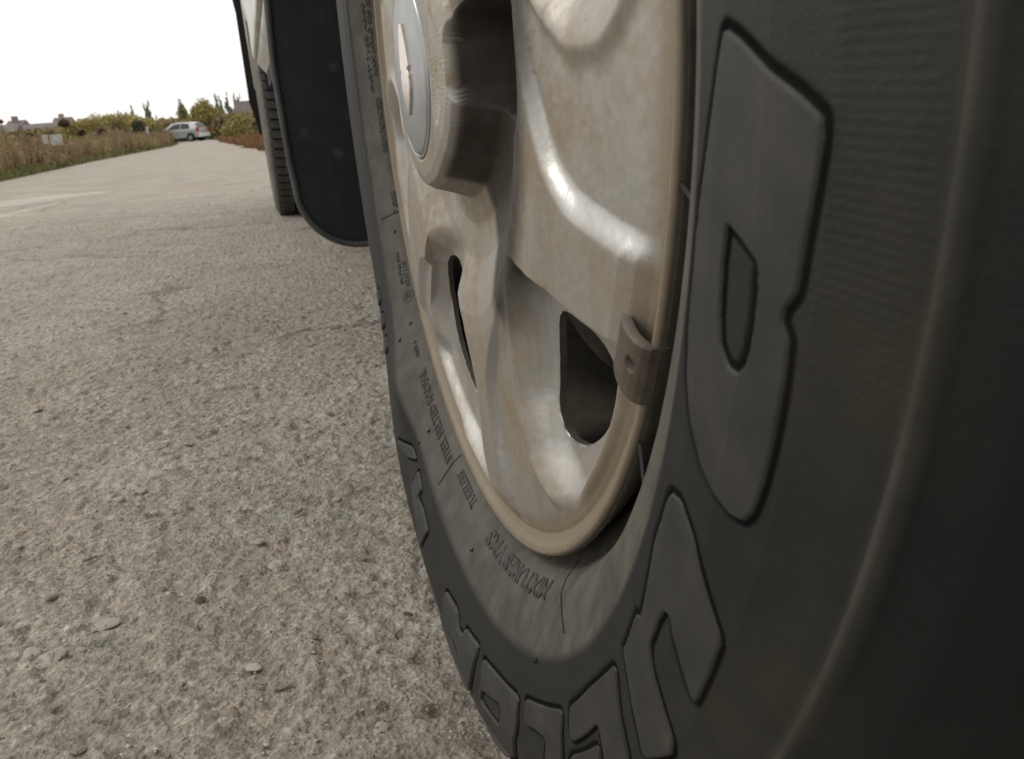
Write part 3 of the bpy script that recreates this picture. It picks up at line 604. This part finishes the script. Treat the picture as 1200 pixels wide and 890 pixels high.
# ---------------------------------------------------------- mud flaps
def flap(name, poly, y, th, m, lip=.006, bev=.0015):
    return cb(MB().prism([(a, b) for a, b in poly], y, y+th, 'y'), name, m, bevel=bev)
def arcpts(cx, cz, r, a0, a1, n=10): return [(cx+r*math.cos(R(a0+(a1-a0)*k/n)), cz+r*math.sin(R(a0+(a1-a0)*k/n))) for k in range(n+1)]
fl = [(.060, .56), (.036, .50), (.0295, .38), (.0315, .292)]+arcpts(.0925, .268, .0595, 176, 268, 12)+[(.34, .206), (.36, .22), (.36, .56)]
flap('mud_flap', fl, .868, .005, M_flap)
edge = MB().tube([(a, .866, b) for a, b in fl[:-1]], .0032, 8); cb(edge, 'mud_flap_rim', simple('worn_flap_edge', (.045, .047, .050), (.085, .085, .085), 40, .6), smooth=True)
p0, p1, p2, p3 = at(272, 0, 4.2), at(276, 15, 4.2), at(292, 120, 4.2), at(304, 158, 4.2)
flap('rear_mud_flap', [(p0.x, p0.z+.1), (p0.x, p0.z), (p1.x, p1.z), (p2.x, p2.z), (p2.x+.02, p3.z+.04), (p3.x, p3.z), (.36, p3.z), (.36, p0.z+.1)], 4.2, .03, M_black)
# ---------------------------------------------------------- rear wheel (left)
def tread_tyre(name, cx, cy, m, side=1, single=False):
    cb(MB().lathe([(.3522, (x-.086)*side) for x in (.100, .2, .298)], 96, cx, cy, HZ), 'tread_groove', M_black, smooth=True)
    prof = [(.205, .125), (.225, .10), (.24, .084), (.27, .077), (.30, .0755), (.322, .0775), (.337, .083), (.346, .091), (.350, .104), (.350, .30), (.346, .318), (.30, .345), (.23, .33)]
    mb = MB(); mb.lathe([(r, (x-.086)*side) for r, x in prof], 128, cx, cy, HZ)
    for v in mb.v: v.z = max(v.z, -.001)
    t = cb(mb, name, m, smooth=True)
    # tread blocks on the running surface
    if single:
        for c, (xa, xb) in enumerate(((.0905, .148), (.156, .200), (.206, .250), (.256, .300))):
            me_ = None
            for k in range(64):
                if me_ is None:
                    q = MB(); w2 = math.pi*.76/64
                    q.v = [Vector(((xx-.086), rr_*math.cos(a+(.11*w2 if xx == xb else -.11*w2)), rr_*math.sin(a+(.11*w2 if xx == xb else -.11*w2)))) for rr_ in (.344, .3580) for xx in (xa, xb) for a in (-w2, w2)]
                    q.v = [Vector((v.x, v.y-(.005 if (xx_ in (4, 5) and c == 0) or (xx_ in (6, 7) and c == 3) else 0), v.z)) for xx_, v in enumerate(q.v)]
                    q.f = [list(f) for f in ((0, 1, 3, 2), (4, 6, 7, 5), (0, 4, 5, 1), (2, 3, 7, 6), (0, 2, 6, 4), (1, 5, 7, 3))]
                    o = q.build('tread_block', M_tread, t, bevel=.0012); me_ = o.data
                else: o = link('tread_block', me_, None, t, smooth=False)
                o.parent = t; o.location = (cx, cy, HZ-(.006 if 225 < math.degrees(2*math.pi*(k+.31*c)/64) % 360 < 315 else 0)); o.rotation_euler.x = 2*math.pi*(k+.31*c)/64
        return t
    tb = MB(); nb = 64
    for c, (xa, xb) in enumerate(((.108, .150), (.156, .200), (.206, .250), (.256, .300))):
        for k in range(nb):
            a0 = 2*math.pi*(k+.06+.31*c)/nb; a1 = a0+2*math.pi*.74/nb; n = len(tb.v)
            for rr_ in (.346, .3575):
                for xx in (xa, xb):
                    for a in (a0, a1):
                        sk = .12*2*math.pi/nb*(1 if xx == xb else -1)
                        rq = rr_-(.004 if (xx < .11 or xx > .29) else 0)
                        tb.v.append(Vector((cx+(xx-.086)*side, cy+rq*math.cos(a+sk), max(.0, HZ+rq*math.sin(a+sk)))))
            tb.f += [[n+q for q in qq] for qq in ((0, 1, 3, 2), (4, 6, 7, 5), (0, 4, 5, 1), (2, 3, 7, 6), (0, 2, 6, 4), (1, 5, 7, 3))]
    sub(tb.build('tread_block', M_black, t, kind='stuff'), t)
    return t
def uvless(name, c, r): return simple(name, c, tuple(v*1.5 for v in c), 30, r)
M_side = simple('dusty_sidewall', (.085, .08, .068), (.145, .135, .115), 25, .7)
M_tread = simple('dusty_tread', (.040, .038, .034), (.085, .08, .07), 40, .8)
rear = tread_tyre('rear_tyre', .058, 3.68, M_side, single=True)
def plain_rim(name, cx, cy, side):
    mb = MB().lathe([(.0001, .075), (.04, .075), (.06, .082), (.09, .084), (.19, .10), (.207, .11), (.215, .10), (.2225, .092), (.222, .12)] if side > 0 else [(.0001, -.075), (.09, -.084), (.19, -.10), (.2225, -.092)], 64, cx-.086*side, cy, HZ)
    r = cb(mb, name, M_alloy, smooth=True)
    for k in range(5):
        a = 2*math.pi*k/5+.4; mm = MB().box((-.004, -.02, .095), (.006, .02, .185), Matrix.Rotation(a, 3, 'X'), Vector((cx+(.002 if side > 0 else -.012), cy, HZ)))
        sub(mm.build('rim_opening', M_dark, r, bevel=.003), r)
    return r
plain_rim('rear_alloy_rim', .068, 3.68, 1)
for cy in (HY, 3.68):
    tread_tyre('far_side_tyre', 1.76, cy, M_side, -1); plain_rim('far_side_rim', 1.76, cy, -1)
# ---------------------------------------------------------- body
def arch(cy, rad, z0, rev=False, n=24):
    a0 = math.asin((z0-HZ)/rad); pts = [(cy-rad*math.cos(a), HZ+rad*math.sin(a)) for a in np.linspace(a0, math.pi-a0, n)]; return pts
side_prof_unused = [(-.50, .50), (-.50, .92), (-.25, 1.02), (.9, 1.12), (4.45, 1.12), (4.50, .60)]
low = arch(3.68, .43, .50)[::-1]
ZS = .552
prof = [(-.50, .26)]+[(-.075, .26), (-.055, .33)]+arch(HY, .42, .40)[1:-4]+[(.84, ZS), (3.12, ZS)]+[(3.13, .70)]+[(y, z) for y, z in arch(3.68, .44, .60) if z > .7]+[(4.16, .50), (4.50, .60), (4.45, 1.12), (.9, 1.12), (-.25, 1.02), (-.50, .92)]  # unseen nose ahead of the wheel shaped low to keep sky off the tread
bodymb = MB().prism(prof, .045, .075); cb(bodymb, 'side_panel', M_paint, bevel=.008, smooth=True)
cb(MB().prism(prof, 1.76, 1.79), 'far_side_panel', M_paint, bevel=.008, smooth=True)
cb(MB().prism([(-.48, .98), (-.25, 1.03), (.9, 1.13), (.9, 1.10), (-.48, .90)], .077, 1.757), 'bonnet', M_paint, bevel=.01, smooth=True)
cb(MB().prism([(.95, 1.121), (1.75, 1.68), (3.9, 1.70), (4.4, 1.121)], .15, 1.68), 'cabin', M_paint, bevel=.03, smooth=True)
cb(MB().prism([(1.2, 1.17), (1.82, 1.62), (2.35, 1.63), (2.35, 1.17)], .138, .152), 'front_window', M_glass, bevel=.004)
cb(MB().prism([(2.43, 1.17), (2.43, 1.63), (3.3, 1.63), (3.3, 1.17)], .138, .152), 'rear_window', M_glass, bevel=.004)
cb(MB().prism([(3.38, 1.17), (3.38, 1.63), (3.85, 1.62), (4.15, 1.17)], .138, .152), 'quarter_window', M_glass, bevel=.004)
# sill below the door, tapering inwards to the rear arch
def sill():
    mb = MB(); q = [(.055, ZS-.008), (.062, .530), (.105, .475), (.16, .455), (.16, ZS-.004)]
    return mb.prism(q, .86, 3.10, 'y')
cb(sill(), 'sill_panel', M_paint, bevel=.003, smooth=True)
cb(MB().prism([(-.60, .26), (-.60, .88), (-.52, .95), (-.46, .95), (-.46, .24)], .12, 1.72), 'front_bumper', M_paint, bevel=.03, smooth=True)  # unseen bumper brought low and near to keep sky off the front tread
cb(MB().prism([(4.5, .40), (4.64, .44), (4.64, .75), (4.5, .78)], .10, 1.74), 'rear_bumper', M_paint, bevel=.03, smooth=True)
cb(MB().box((.42, -.4, .26), (1.42, 4.4, .6)).box((.08, 1.0, .46), (1.75, 3.05, .62)).box((.08, -.44, .85), (1.75, 1.2, .97)).box((.08, 3.1, .85), (1.75, 4.4, 1.1)), 'underbody', M_dark)
for cy in (HY, 3.68):
    for x0, x1 in ((.077, .40), (1.43, 1.757)):
        mb = MB(); n = len(mb.v); A_ = [(cy-.415*math.cos(a), HZ+.415*math.sin(a)) for a in np.linspace(.3, math.pi-.3, 20)]
        for y, z in A_: mb.v += [Vector((x0, y, z)), Vector((x1, y, z))]
        for i in range(19): mb.f.append([n+2*i, n+2*i+1, n+2*i+3, n+2*i+2])
        cb(mb, 'arch_liner', M_dark)

# ============================================================= FAR SCENE
def leaf_cloud(name, clumps, n, leaf, m, parent=None, kind=None, up_=.3, flatz=1.):
    """clumps: list of (x,y,z,rx,rz) ellipsoids; n leaf quads spread through them, denser near their skin"""
    vol = np.array([c[3]**2*c[4] for c in clumps]); idx = rng.choice(len(clumps), n, p=vol/vol.sum()); c = np.array(clumps)[idx]
    d = rng.normal(0, 1, (n, 3)); d /= np.linalg.norm(d, axis=1)[:, None]; rad = rng.random(n)**.45*(.85+.3*rng.random(n))
    P = c[:, :3]+d*rad[:, None]*np.stack([c[:, 3], c[:, 3], c[:, 4]], 1)
    a = rng.normal(0, 1, (n, 3)); a[:, 2] = a[:, 2]*.6+up_; a /= np.linalg.norm(a, axis=1)[:, None]
    b = np.cross(a, rng.normal(0, 1, (n, 3))); b /= np.linalg.norm(b, axis=1)[:, None]+1e-9
    s = leaf*(.6+.9*rng.random((n, 1))); V = np.stack([P-a*s, P-b*s*.5, P+a*s, P+b*s*.5], 1).reshape(-1, 3)
    return link(name, mesh_np(name, V, np.arange(4*n).reshape(n, 4)), m, parent, kind, smooth=False)
def leafmat(name, c1, c2, c3, sc=2.2):
    def f(n, b):
        n.links.new(ramp(n, math_(n, 'ADD', math_(n, 'MULTIPLY', noise(n, sc, 3, .6), .6), math_(n, 'MULTIPLY', noise(n, .28, 3, .6), .4)), [(.38, c1), (.5, c2), (.62, c3)]), b.inputs['Base Color'])
        b.inputs['Subsurface Weight'].default_value = 0
    return mat(name, c1, .8, 0, .15, f)
L_olive = leafmat('leaf_olive', (.20, .175, .085), (.27, .225, .105), (.33, .27, .13))
L_yellow = leafmat('leaf_yellow_green', (.25, .225, .085), (.33, .285, .105), (.39, .31, .13))
L_green = leafmat('leaf_dark_green', (.06, .075, .045), (.09, .10, .055), (.13, .135, .075))
L_brown = leafmat('leaf_brown', (.18, .135, .085), (.25, .185, .115), (.30, .225, .14))
L_grey = leafmat('leaf_grey_green', (.21, .225, .195), (.26, .27, .235), (.31, .315, .27))  # distance haze put into the colour of the skyline trees
L_weed = leafmat('weed_stems', (.15, .10, .06), (.29, .215, .12), (.23, .235, .085), .7)
M_bark = simple('bark', (.09, .075, .055), (.15, .125, .095), 8, .9)
def woody(kind, label, cat, px, base_py, top_py, Y, wpx, m, n=2600, leaf=.13, trunk=.25, conic=False, group=None, lobes=9):
    b = at(px, base_py, Y); t = at(px, top_py, Y); H = t.z-0; Wd = (at(px+wpx/2, base_py, Y)-at(px-wpx/2, base_py, Y)).length/2
    e = empty(kind, (b.x, Y, 0), 0, label, cat, group); cl_ = []
    if conic:
        for k in range(8):
            f = k/7; cl_.append((random.gauss(0, Wd*.12), 0, H*(trunk+.02+(1-trunk)*f*.92), Wd*(1.0-.85*f)*random.uniform(.8, 1.1), H*.12))
    else:
        for k in range(lobes):
            a = random.uniform(0, 6.28); q = random.uniform(.1, .62)
            cl_.append((math.cos(a)*Wd*q, math.sin(a)*Wd*q*.7, H*(trunk+(1-trunk)*random.uniform(.2, .72)), Wd*random.uniform(.32, .52), H*(1-trunk)*random.uniform(.17, .28)))
        cl_.append((0, 0, H*(trunk+(1-trunk)*.5), Wd*.5, H*(1-trunk)*.5))
    leaf_cloud('crown', cl_, n, leaf, m, e)
    tb = MB(); tb.tube([(0, 0, -.1), (.03*H*random.uniform(-1, 1), 0, H*.3), (.05*H*random.uniform(-1, 1), 0, H*.72)], [H*.028, H*.02, H*.006], 6)
    tr = tb.build('trunk', M_bark, e, smooth=True)
    for k in range(5):
        z0 = H*random.uniform(.2, .55); a = random.uniform(0, 6.28); MB().tube([(0, 0, z0), (math.cos(a)*Wd*.3, math.sin(a)*Wd*.3, z0+H*.14), (math.cos(a)*Wd*.55, math.sin(a)*Wd*.5, z0+H*.26)], [H*.01, H*.007, H*.003], 5).build('limb', M_bark, tr)
    return e
G1 = 'autumn bushes lining the verge beyond the weeds'
for i, (px, bp, tp, Y, wp, m, lab) in enumerate([
    (90, 172, 142, 44, 44, L_yellow, 'low yellow-green bush at the left end of the bushes behind the weeds'),
    (116, 170, 132, 50, 50, L_yellow, 'yellow-olive bush rising behind the dead brown flower heads'),
    (143, 169, 131, 54, 48, L_olive, 'tall olive bush at the highest point of the bushes left of the white car'),
    (186, 168, 140, 62, 50, L_olive, 'olive bush behind the bonnet of the white car'),
    (205, 168, 139, 78, 46, L_brown, 'brownish bush behind the roof of the white car'),
    (62, 173, 150, 40, 30, L_brown, 'thin brown bush beside the white board')]):
    woody('bush', lab, 'bush', px, bp, tp, Y, wp, m, 6500, .055, .05, group=G1, lobes=13)
woody('dark_bush', 'dark green round bush just left of the white car', 'bush', 166, 169, 139, 52, 32, L_green, 7000, .055, .04, lobes=11)
woody('autumn_tree', 'broad brown and yellow tree behind the rear of the white car', 'tree', 246, 166, 115, 86, 50, L_yellow, 13000, .10, .2, lobes=14)
woody('autumn_tree', 'small yellowing tree above the roof of the white car', 'tree', 221, 166, 121, 95, 17, L_olive, 4500, .11, .2, lobes=8)
woody('autumn_tree', 'bare brown tree between the white car and the right verge', 'tree', 262, 166, 134, 74, 34, L_brown, 3000, .10, .12, lobes=10)
woody('bush', 'pale yellow-green bush on the right verge close to the black mud flap', 'bush', 287, 170, 134, 38, 30, L_yellow, 4200, .06, .05, lobes=10)
woody('bush', 'yellow bush on the right verge behind the reddish grass', 'bush', 270, 167, 142, 48, 28, L_yellow, 3400, .06, .05, lobes=10)
woody('bush', 'olive bush nearest the rear tyre, half behind it', 'bush', 304, 170, 137, 34, 20, L_olive, 3000, .055, .05, lobes=8)
GP = 'dark conical trees along the skyline'
for px, tp, wp, Y, h in ((180, 121, 7, 170, 'single dark conical tree left of the tallest bush gap'), (160, 127, 5, 170, 'shortest conical tree poking above the olive bushes'), (176, 126, 4, 168, 'thin conical tree leaning on its taller neighbour'), (218, 120, 11, 150, 'grey-green conical tree above the white car'),
    (260, 112, 7, 190, 'leftmost conical tree of the row beside the mud flap'), (265, 115, 6, 190, 'second conical tree of the row beside the mud flap'), (274, 112, 8, 195, 'middle rounded conifer of the row beside the mud flap'), (281, 109, 6, 198, 'tallest conifer of the row, above the dark roof'), (286, 110, 8, 200, 'rightmost conifer of the row, touching the mud flap edge')):
    woody('conical_tree', h, 'tree', px, 160, tp-2, Y, wp*1.9, L_grey, 2600, .22, .06, conic=True, group=GP)
# long thicket closing the view, its haze put into pale leaf colour
def mass(prof, y0, y1, n, m, cnt, leaf, label, cat):
    xs_, ts_ = zip(*prof); pts = []
    for k in range(n):
        px = xs_[0]+(xs_[-1]-xs_[0])*(k+random.random())/n; Y = random.uniform(y0, y1); top = np.interp(px, xs_, ts_)+random.uniform(-1.5, 4)
        p = at(px, 160, Y); H = max(at(px, top, Y).z, .5); pts.append((p.x, Y, H*.5, random.uniform(.5, 1.0)*Y/75, H*.5))
    return tag(leaf_cloud('thicket', pts, cnt, leaf, m, kind='stuff'), label, cat)
mass([(-60, 158), (60, 150), (85, 146), (120, 141), (165, 139), (215, 138), (240, 134), (265, 134), (330, 128)], 88, 108, 240, L_olive, 60000, .20, 'hazy olive thicket closing off the far end of the road', 'thicket')
mass([(76, 150), (88, 144), (102, 141), (118, 138), (135, 135), (150, 133), (162, 135), (172, 140)], 60, 72, 110, L_yellow, 42000, .11, 'bank of yellow-olive scrub behind the weeds, highest left of the white car', 'scrub')
mass([(0, 161), (40, 160), (80, 156), (110, 154), (150, 154), (185, 160)], 48, 60, 90, L_brown, 26000, .09, 'reddish-brown scrub just behind the tall weeds on the left', 'scrub')
# buildings along the left skyline
M_brick = simple('weathered_brick', (.20, .145, .125), (.27, .20, .175), 1.2, .9); M_brick2 = simple('mauve_brick', (.25, .20, .19), (.32, .27, .255), .8, .9)
M_roof = simple('dull_roof', (.115, .10, .10), (.17, .15, .145), 1, .8); M_pale = simple('pale_plaster', (.42, .40, .37), (.52, .50, .46), 1, .9); M_win = mat('window_dark', (.04, .045, .05), .2)
def house(px0, px1, top, Y, m, label, roof_h=.8, windows=3, kind='outbuilding', chimney=False, wall_h=None):
    a = at(px0, 165, Y); b = at(px1, 165, Y); zt = at((px0+px1)/2, top, Y).z; Wd = b.x-a.x; wh = zt-roof_h
    e = empty(kind, ((a.x+b.x)/2, Y, 0), 0, label, 'building'); D = 5
    MB().box((-Wd/2, 0, -.2), (Wd/2, D, wh)).build('wall', m, e)
    r = MB().prism([(-.3, wh-.02), (D/2, wh+roof_h), (D+.3, wh-.02)], -Wd/2-.3, Wd/2+.3).build('roof', M_roof, e)
    if chimney: MB().box((-.35, 1.4, wh+.2), (.25, 2.1, wh+roof_h+.45)).build('chimney', m, r)
    for k in range(windows):
        x = -Wd/2+Wd*(k+.5)/windows; w_ = MB().box((x-.5, -.05, wh*.42), (x+.5, .05, wh*.75)).build('window', M_pale, e)
        MB().box((x-.42, -.07, wh*.45), (x+.42, -.045, wh*.72)).build('pane', M_win, w_)
    return e
house(-46, 16, 147, 95, M_brick2, 'long low mauve shed at the left edge of the photo', 1.0, 5)
house(12, 27, 140.5, 118, M_brick, 'narrow brown building with a stepped chimney rising at the far left', .8, 2, chimney=True)
house(29, 66, 144, 105, M_brick, 'long brick-brown shed left of the white board', .9, 4)
house(67, 84, 137, 132, M_brick2, 'taller mauve building above the round dead plant', 1.3, 2, chimney=True)
house(78, 104, 142, 126, M_brick, 'low brown shed mostly hidden by the yellow bushes', .8, 3)
house(283, 312, 117, 150, M_roof, 'dark-roofed house under the row of conifers, half behind the mud flap', 3.0, 3, kind='house')
# white board standing in the weeds
p0 = at(66.5, 163.5, 21); bd = empty('board', (p0.x, 21, 0), .15, 'white rectangular board with a faded mark, standing in the weeds at left', 'board')
MB().box((-.13, -.02, p0.z-.13), (.11, .02, p0.z+.10)).build('panel', simple('worn_white', (.32, .31, .28), (.48, .47, .43), 5, .7), bd, bevel=.005)
MB().box((-.27, .03, p0.z-.08), (-.16, .05, p0.z+.11)).build('side_panel', simple('worn_pinkish', (.42, .36, .33), (.52, .47, .43), 5, .7), bd, bevel=.005)
MB().box((-.06, -.026, p0.z-.03), (.03, -.0205, p0.z+.07)).build('faded_mark', simple('faded_blue_print', (.38, .42, .44), (.5, .52, .5), 9, .7), bd)
for s in (-.12, .10): MB().box((s-.012, .021, -.05), (s+.012, .04, p0.z+.1)).build('post', M_bark, bd)
# weeds
def weeds(name, n, xfun, y0, y1, h0, h1, m, label, pw=1.3):
    y = y0*(y1/y0)**(rng.random(n)**pw); x = xfun(y, n); h = rng.uniform(h0, h1, n)*(.35+.65*vnoise(x*.9, y*.35, 31))*1.25
    lean = rng.normal(0, .16, (n, 2)); wd = .0035+.0005*y; a = rng.uniform(0, 3.14, n); dx = np.cos(a)*wd; dy = np.sin(a)*wd
    B = np.stack([x, y, np.full(n, -.03)], 1); T = B+np.stack([lean[:, 0]*h, lean[:, 1]*h, h], 1); D = np.stack([dx, dy, 0*dx], 1)
    V = np.stack([B-D, B+D, (B+T)/2+D*.9+[0, 0, .0], T+D*.25, T-D*.25, (B+T)/2-D*.9], 1).reshape(-1, 3)
    k = np.arange(n)[:, None]*6; F = np.concatenate([k+np.array([[0, 1, 2, 5]]), k+np.array([[5, 2, 3, 4]])])
    o = link(name, mesh_np(name, V, F), m, kind='stuff', smooth=False)
    # seed heads and leaves: small quads up the stems
    mq = n//2; i = rng.integers(0, n, mq); f = rng.uniform(.25, 1.05, (mq, 1)); c = B[i]*(1-f)+T[i]*f+rng.normal(0, .03, (mq, 3)); s = (.010+.0009*y[i])[:, None]*rng.uniform(.6, 1.8, (mq, 1))
    a_ = rng.normal(0, 1, (mq, 3)); a_ /= np.linalg.norm(a_, axis=1)[:, None]; b_ = np.cross(a_, rng.normal(0, 1, (mq, 3))); b_ /= np.linalg.norm(b_, axis=1)[:, None]
    V2 = np.stack([c-a_*s, c-b_*s*.6, c+a_*s, c+b_*s*.6], 1).reshape(-1, 3)
    me = o.data; F2 = np.arange(4*mq).reshape(mq, 4)+len(V)
    o.data = mesh_np(name, np.concatenate([V, V2]), np.concatenate([F, F2])); o.data.materials.append(m)
    tag(o, label, 'plants'); return o
xl = lambda y, n: road_left(y)-.12-(y*.13+.6)*rng.random(n)**1.2
weeds('tall_weeds', 34000, xl, 9.5, 70, .20, .66, L_weed, 'tall dry tan and brown weeds along the left verge')
weeds('rusty_weeds', 7000, lambda y, n: road_left(y)-.2-.9*rng.random(n), 27, 66, .3, .75, L_brown, 'reddish-brown dry weeds at the road edge left of the white car')
L_grass = leafmat('verge_grass_leaf', (.10, .115, .04), (.16, .165, .06), (.22, .19, .085), .8)
weeds('verge_grass', 22000, lambda y, n: road_left(y)+.08-1.1*rng.random(n), 8.5, 60, .06, .20, L_grass, 'short green grass at the left edge of the road')
weeds('back_weeds', 22000, lambda y, n: road_left(y)-2-(.24*y)*rng.random(n), 16, 85, .3, .8, L_weed, 'dry weeds spreading back toward the sheds', 1.0)
L_rust = leafmat('rusty_grass_leaf', (.17, .085, .045), (.22, .12, .06), (.20, .15, .07))
weeds('rusty_grass', 14000, lambda y, n: road_right(y)+.05+2.2*rng.random(n), 12.5, 62, .10, .30, L_rust, 'low reddish-brown grass on the right verge beyond the rear tyre')
# dead flower heads standing out of the weeds
def dead_head(px, py, Y, rad, hang, label):
    p = at(px, py, Y); e = empty('dead_flower', (p.x, Y, 0), 0, label, 'plant', 'dead dark flower heads above the weeds')
    MB().tube([(0, 0, -.03), (.02, 0, p.z*.5), (hang*.6, 0, p.z*.93), (hang*.0, 0, p.z)], [.010, .009, .008, .006], 6).build('stem', M_deadstem, e, smooth=True)
    leaf_cloud('head', [(0, 0, p.z, rad, rad*.8), (rad*.5, 0, p.z-rad*.2, rad*.6, rad*.5)], 500, rad*.22, M_dead, e)
M_dead = simple('dead_seed_head', (.06, .04, .03), (.12, .08, .06), 20, .9); M_deadstem = simple('dead_stem', (.10, .075, .055), (.15, .12, .09), 20, .9)
dead_head(75, 145, 24, .125, .0, 'round brown dead flower head on a straight stalk beside the white board')
dead_head(95, 155.5, 25, .11, -.16, 'drooping dark dead flower head right of the white board')
dead_head(119, 155, 28, .13, -.16, 'drooping dark dead flower head below the yellow bushes')
dead_head(0.5, 142.5, 15, .04, .0, 'small dark dead flower head at the very left edge')
# grey utility stump beside the dark bush
e = empty('post', (at(174, 160, 47).x, 47, 0), 0, 'thin pale post in front of the dark green bush', 'post')
MB().box((-.05, -.05, -.05), (.05, .05, 1.0)).build('shaft', M_pale, e)

# ============================================================= WHITE HATCHBACK
M_side_paint = mat('hatchback_side_grey', (.36, .385, .39), .35, .25, .5); HYc = 74.; hp = at(214.0, 166.5, HYc)  # body greyer than the roof, mirrors and rear bumper
hb = empty('white_hatchback', (hp.x, HYc, .0), R(63), 'small pale silver-white five-door hatchback parked across the far end of the road', 'car')
# local frame: +y forward, x left-right; side outline in (y,z)
lo = [(-1.95, .30), (-1.98, .62), (-1.93, .92), (1.05, .92), (1.75, .80), (1.97, .62), (1.98, .30)]
def wheelarch(cy, r=.36): return [(cy+r*math.cos(a), .30+r*math.sin(a)) for a in np.linspace(0, math.pi, 12)]
sidep = [(-1.95, .30), (-1.98, .62), (-1.93, .95), (1.0, .93), (1.72, .80), (1.96, .62), (1.98, .30)]+wheelarch(1.28)+wheelarch(-1.25)
MB().prism(sidep, -.82, .82).build('body', M_side_paint, hb, bevel=.03, smooth=True)
cabv = [(-1.90, .94, .78), (-1.55, 1.36, .62), (-1.15, 1.46, .58), (-.25, 1.49, .57), (.30, 1.41, .59), (1.12, .92, .74)]
mb = MB()
for s in (-1, 1):
    for y, z, x in cabv: mb.v.append(Vector((s*x, y, z)))
nn = len(cabv); mb.f = [list(range(nn)), list(range(nn, 2*nn))[::-1]]+[[i, i+nn, (i+1) % nn+nn, (i+1) % nn] for i in range(nn)]
mb.build('roof_shell', M_white, hb, bevel=.02, smooth=True)
def sidewin(name, q):
    for s in (-1, 1):
        mm = MB(); n = len(q)
        for o_ in (0, .015):
            for y, z in q:
                x = np.interp(z, [.93, 1.45], [.775, .60])+.004+o_; mm.v.append(Vector((s*x, y, z)))
        mm.f = [list(range(n)), list(range(n, 2*n))[::-1]]+[[i, i+n, (i+1) % n+n, (i+1) % n] for i in range(n)]
        mm.build(name, M_glass, hb)
sidewin('rear_side_window', [(-1.25, .98), (-1.15, 1.33), (-.52, 1.40), (-.48, .98)])
sidewin('front_side_window', [(-.40, .98), (-.44, 1.40), (.12, 1.35), (.80, .98)])
mm = MB(); 
for o_ in (0, .02):
    for x, t in ((-.62, 0), (.62, 0), (.52, 1), (-.52, 1)): mm.v.append(Vector((x, -1.84+.22*t-.03-o_, 1.0+.38*t)))
mm.f = [[0, 1, 2, 3], [7, 6, 5, 4], [0, 4, 5, 1], [1, 5, 6, 2], [2, 6, 7, 3], [3, 7, 4, 0]]; mm.build('rear_window', M_glass, hb)
for s in (-1, 1):
    MB().box((s*.74-.09, -1.99, .72), (s*.74+.09, -1.80, 1.04)).build('tail_light', M_red, hb, bevel=.02)
    MB().box((s*.70-.12, 1.84, .62), (s*.70+.12, 1.95, .76)).build('headlight', M_glass, hb, bevel=.02)
    MB().box((s*.90-.08, .78, .95), (s*.90+.08, .90, 1.08)).build('door_mirror', M_white, hb, bevel=.02)
MB().box((-.80, -2.06, .30), (.80, -1.94, .60)).build('rear_bumper', M_white, hb, bevel=.03)
MB().box((-.70, -2.075, .22), (.70, -1.96, .33)).build('bumper_underside', M_dark, hb, bevel=.01)
MB().box((-.26, -2.075, .42), (.26, -2.055, .53)).build('number_plate', M_plate, hb)
for s in (-1, 1):
    for cy in (1.28, -1.25):
        t = MB().lathe([(.17, .11), (.26, .11), (.30, .08), (.30, -.08), (.26, -.11), (.17, -.11)], 32, 0, 0, 0).build('tyre', M_black, hb, smooth=True); t.location = (s*.76, cy, .30)
        r_2 = MB().lathe([(.0001, .09), (.05, .10), (.15, .07), (.18, .10)], 24, 0, 0, 0); 
        if s < 0:
            for v in r_2.v: v.x = -v.x
        q = r_2.build('rim', M_cap, t, smooth=True)
MB().box((-.7, -1.6, .2), (.7, 1.7, .4)).build('underside', M_dark, hb)
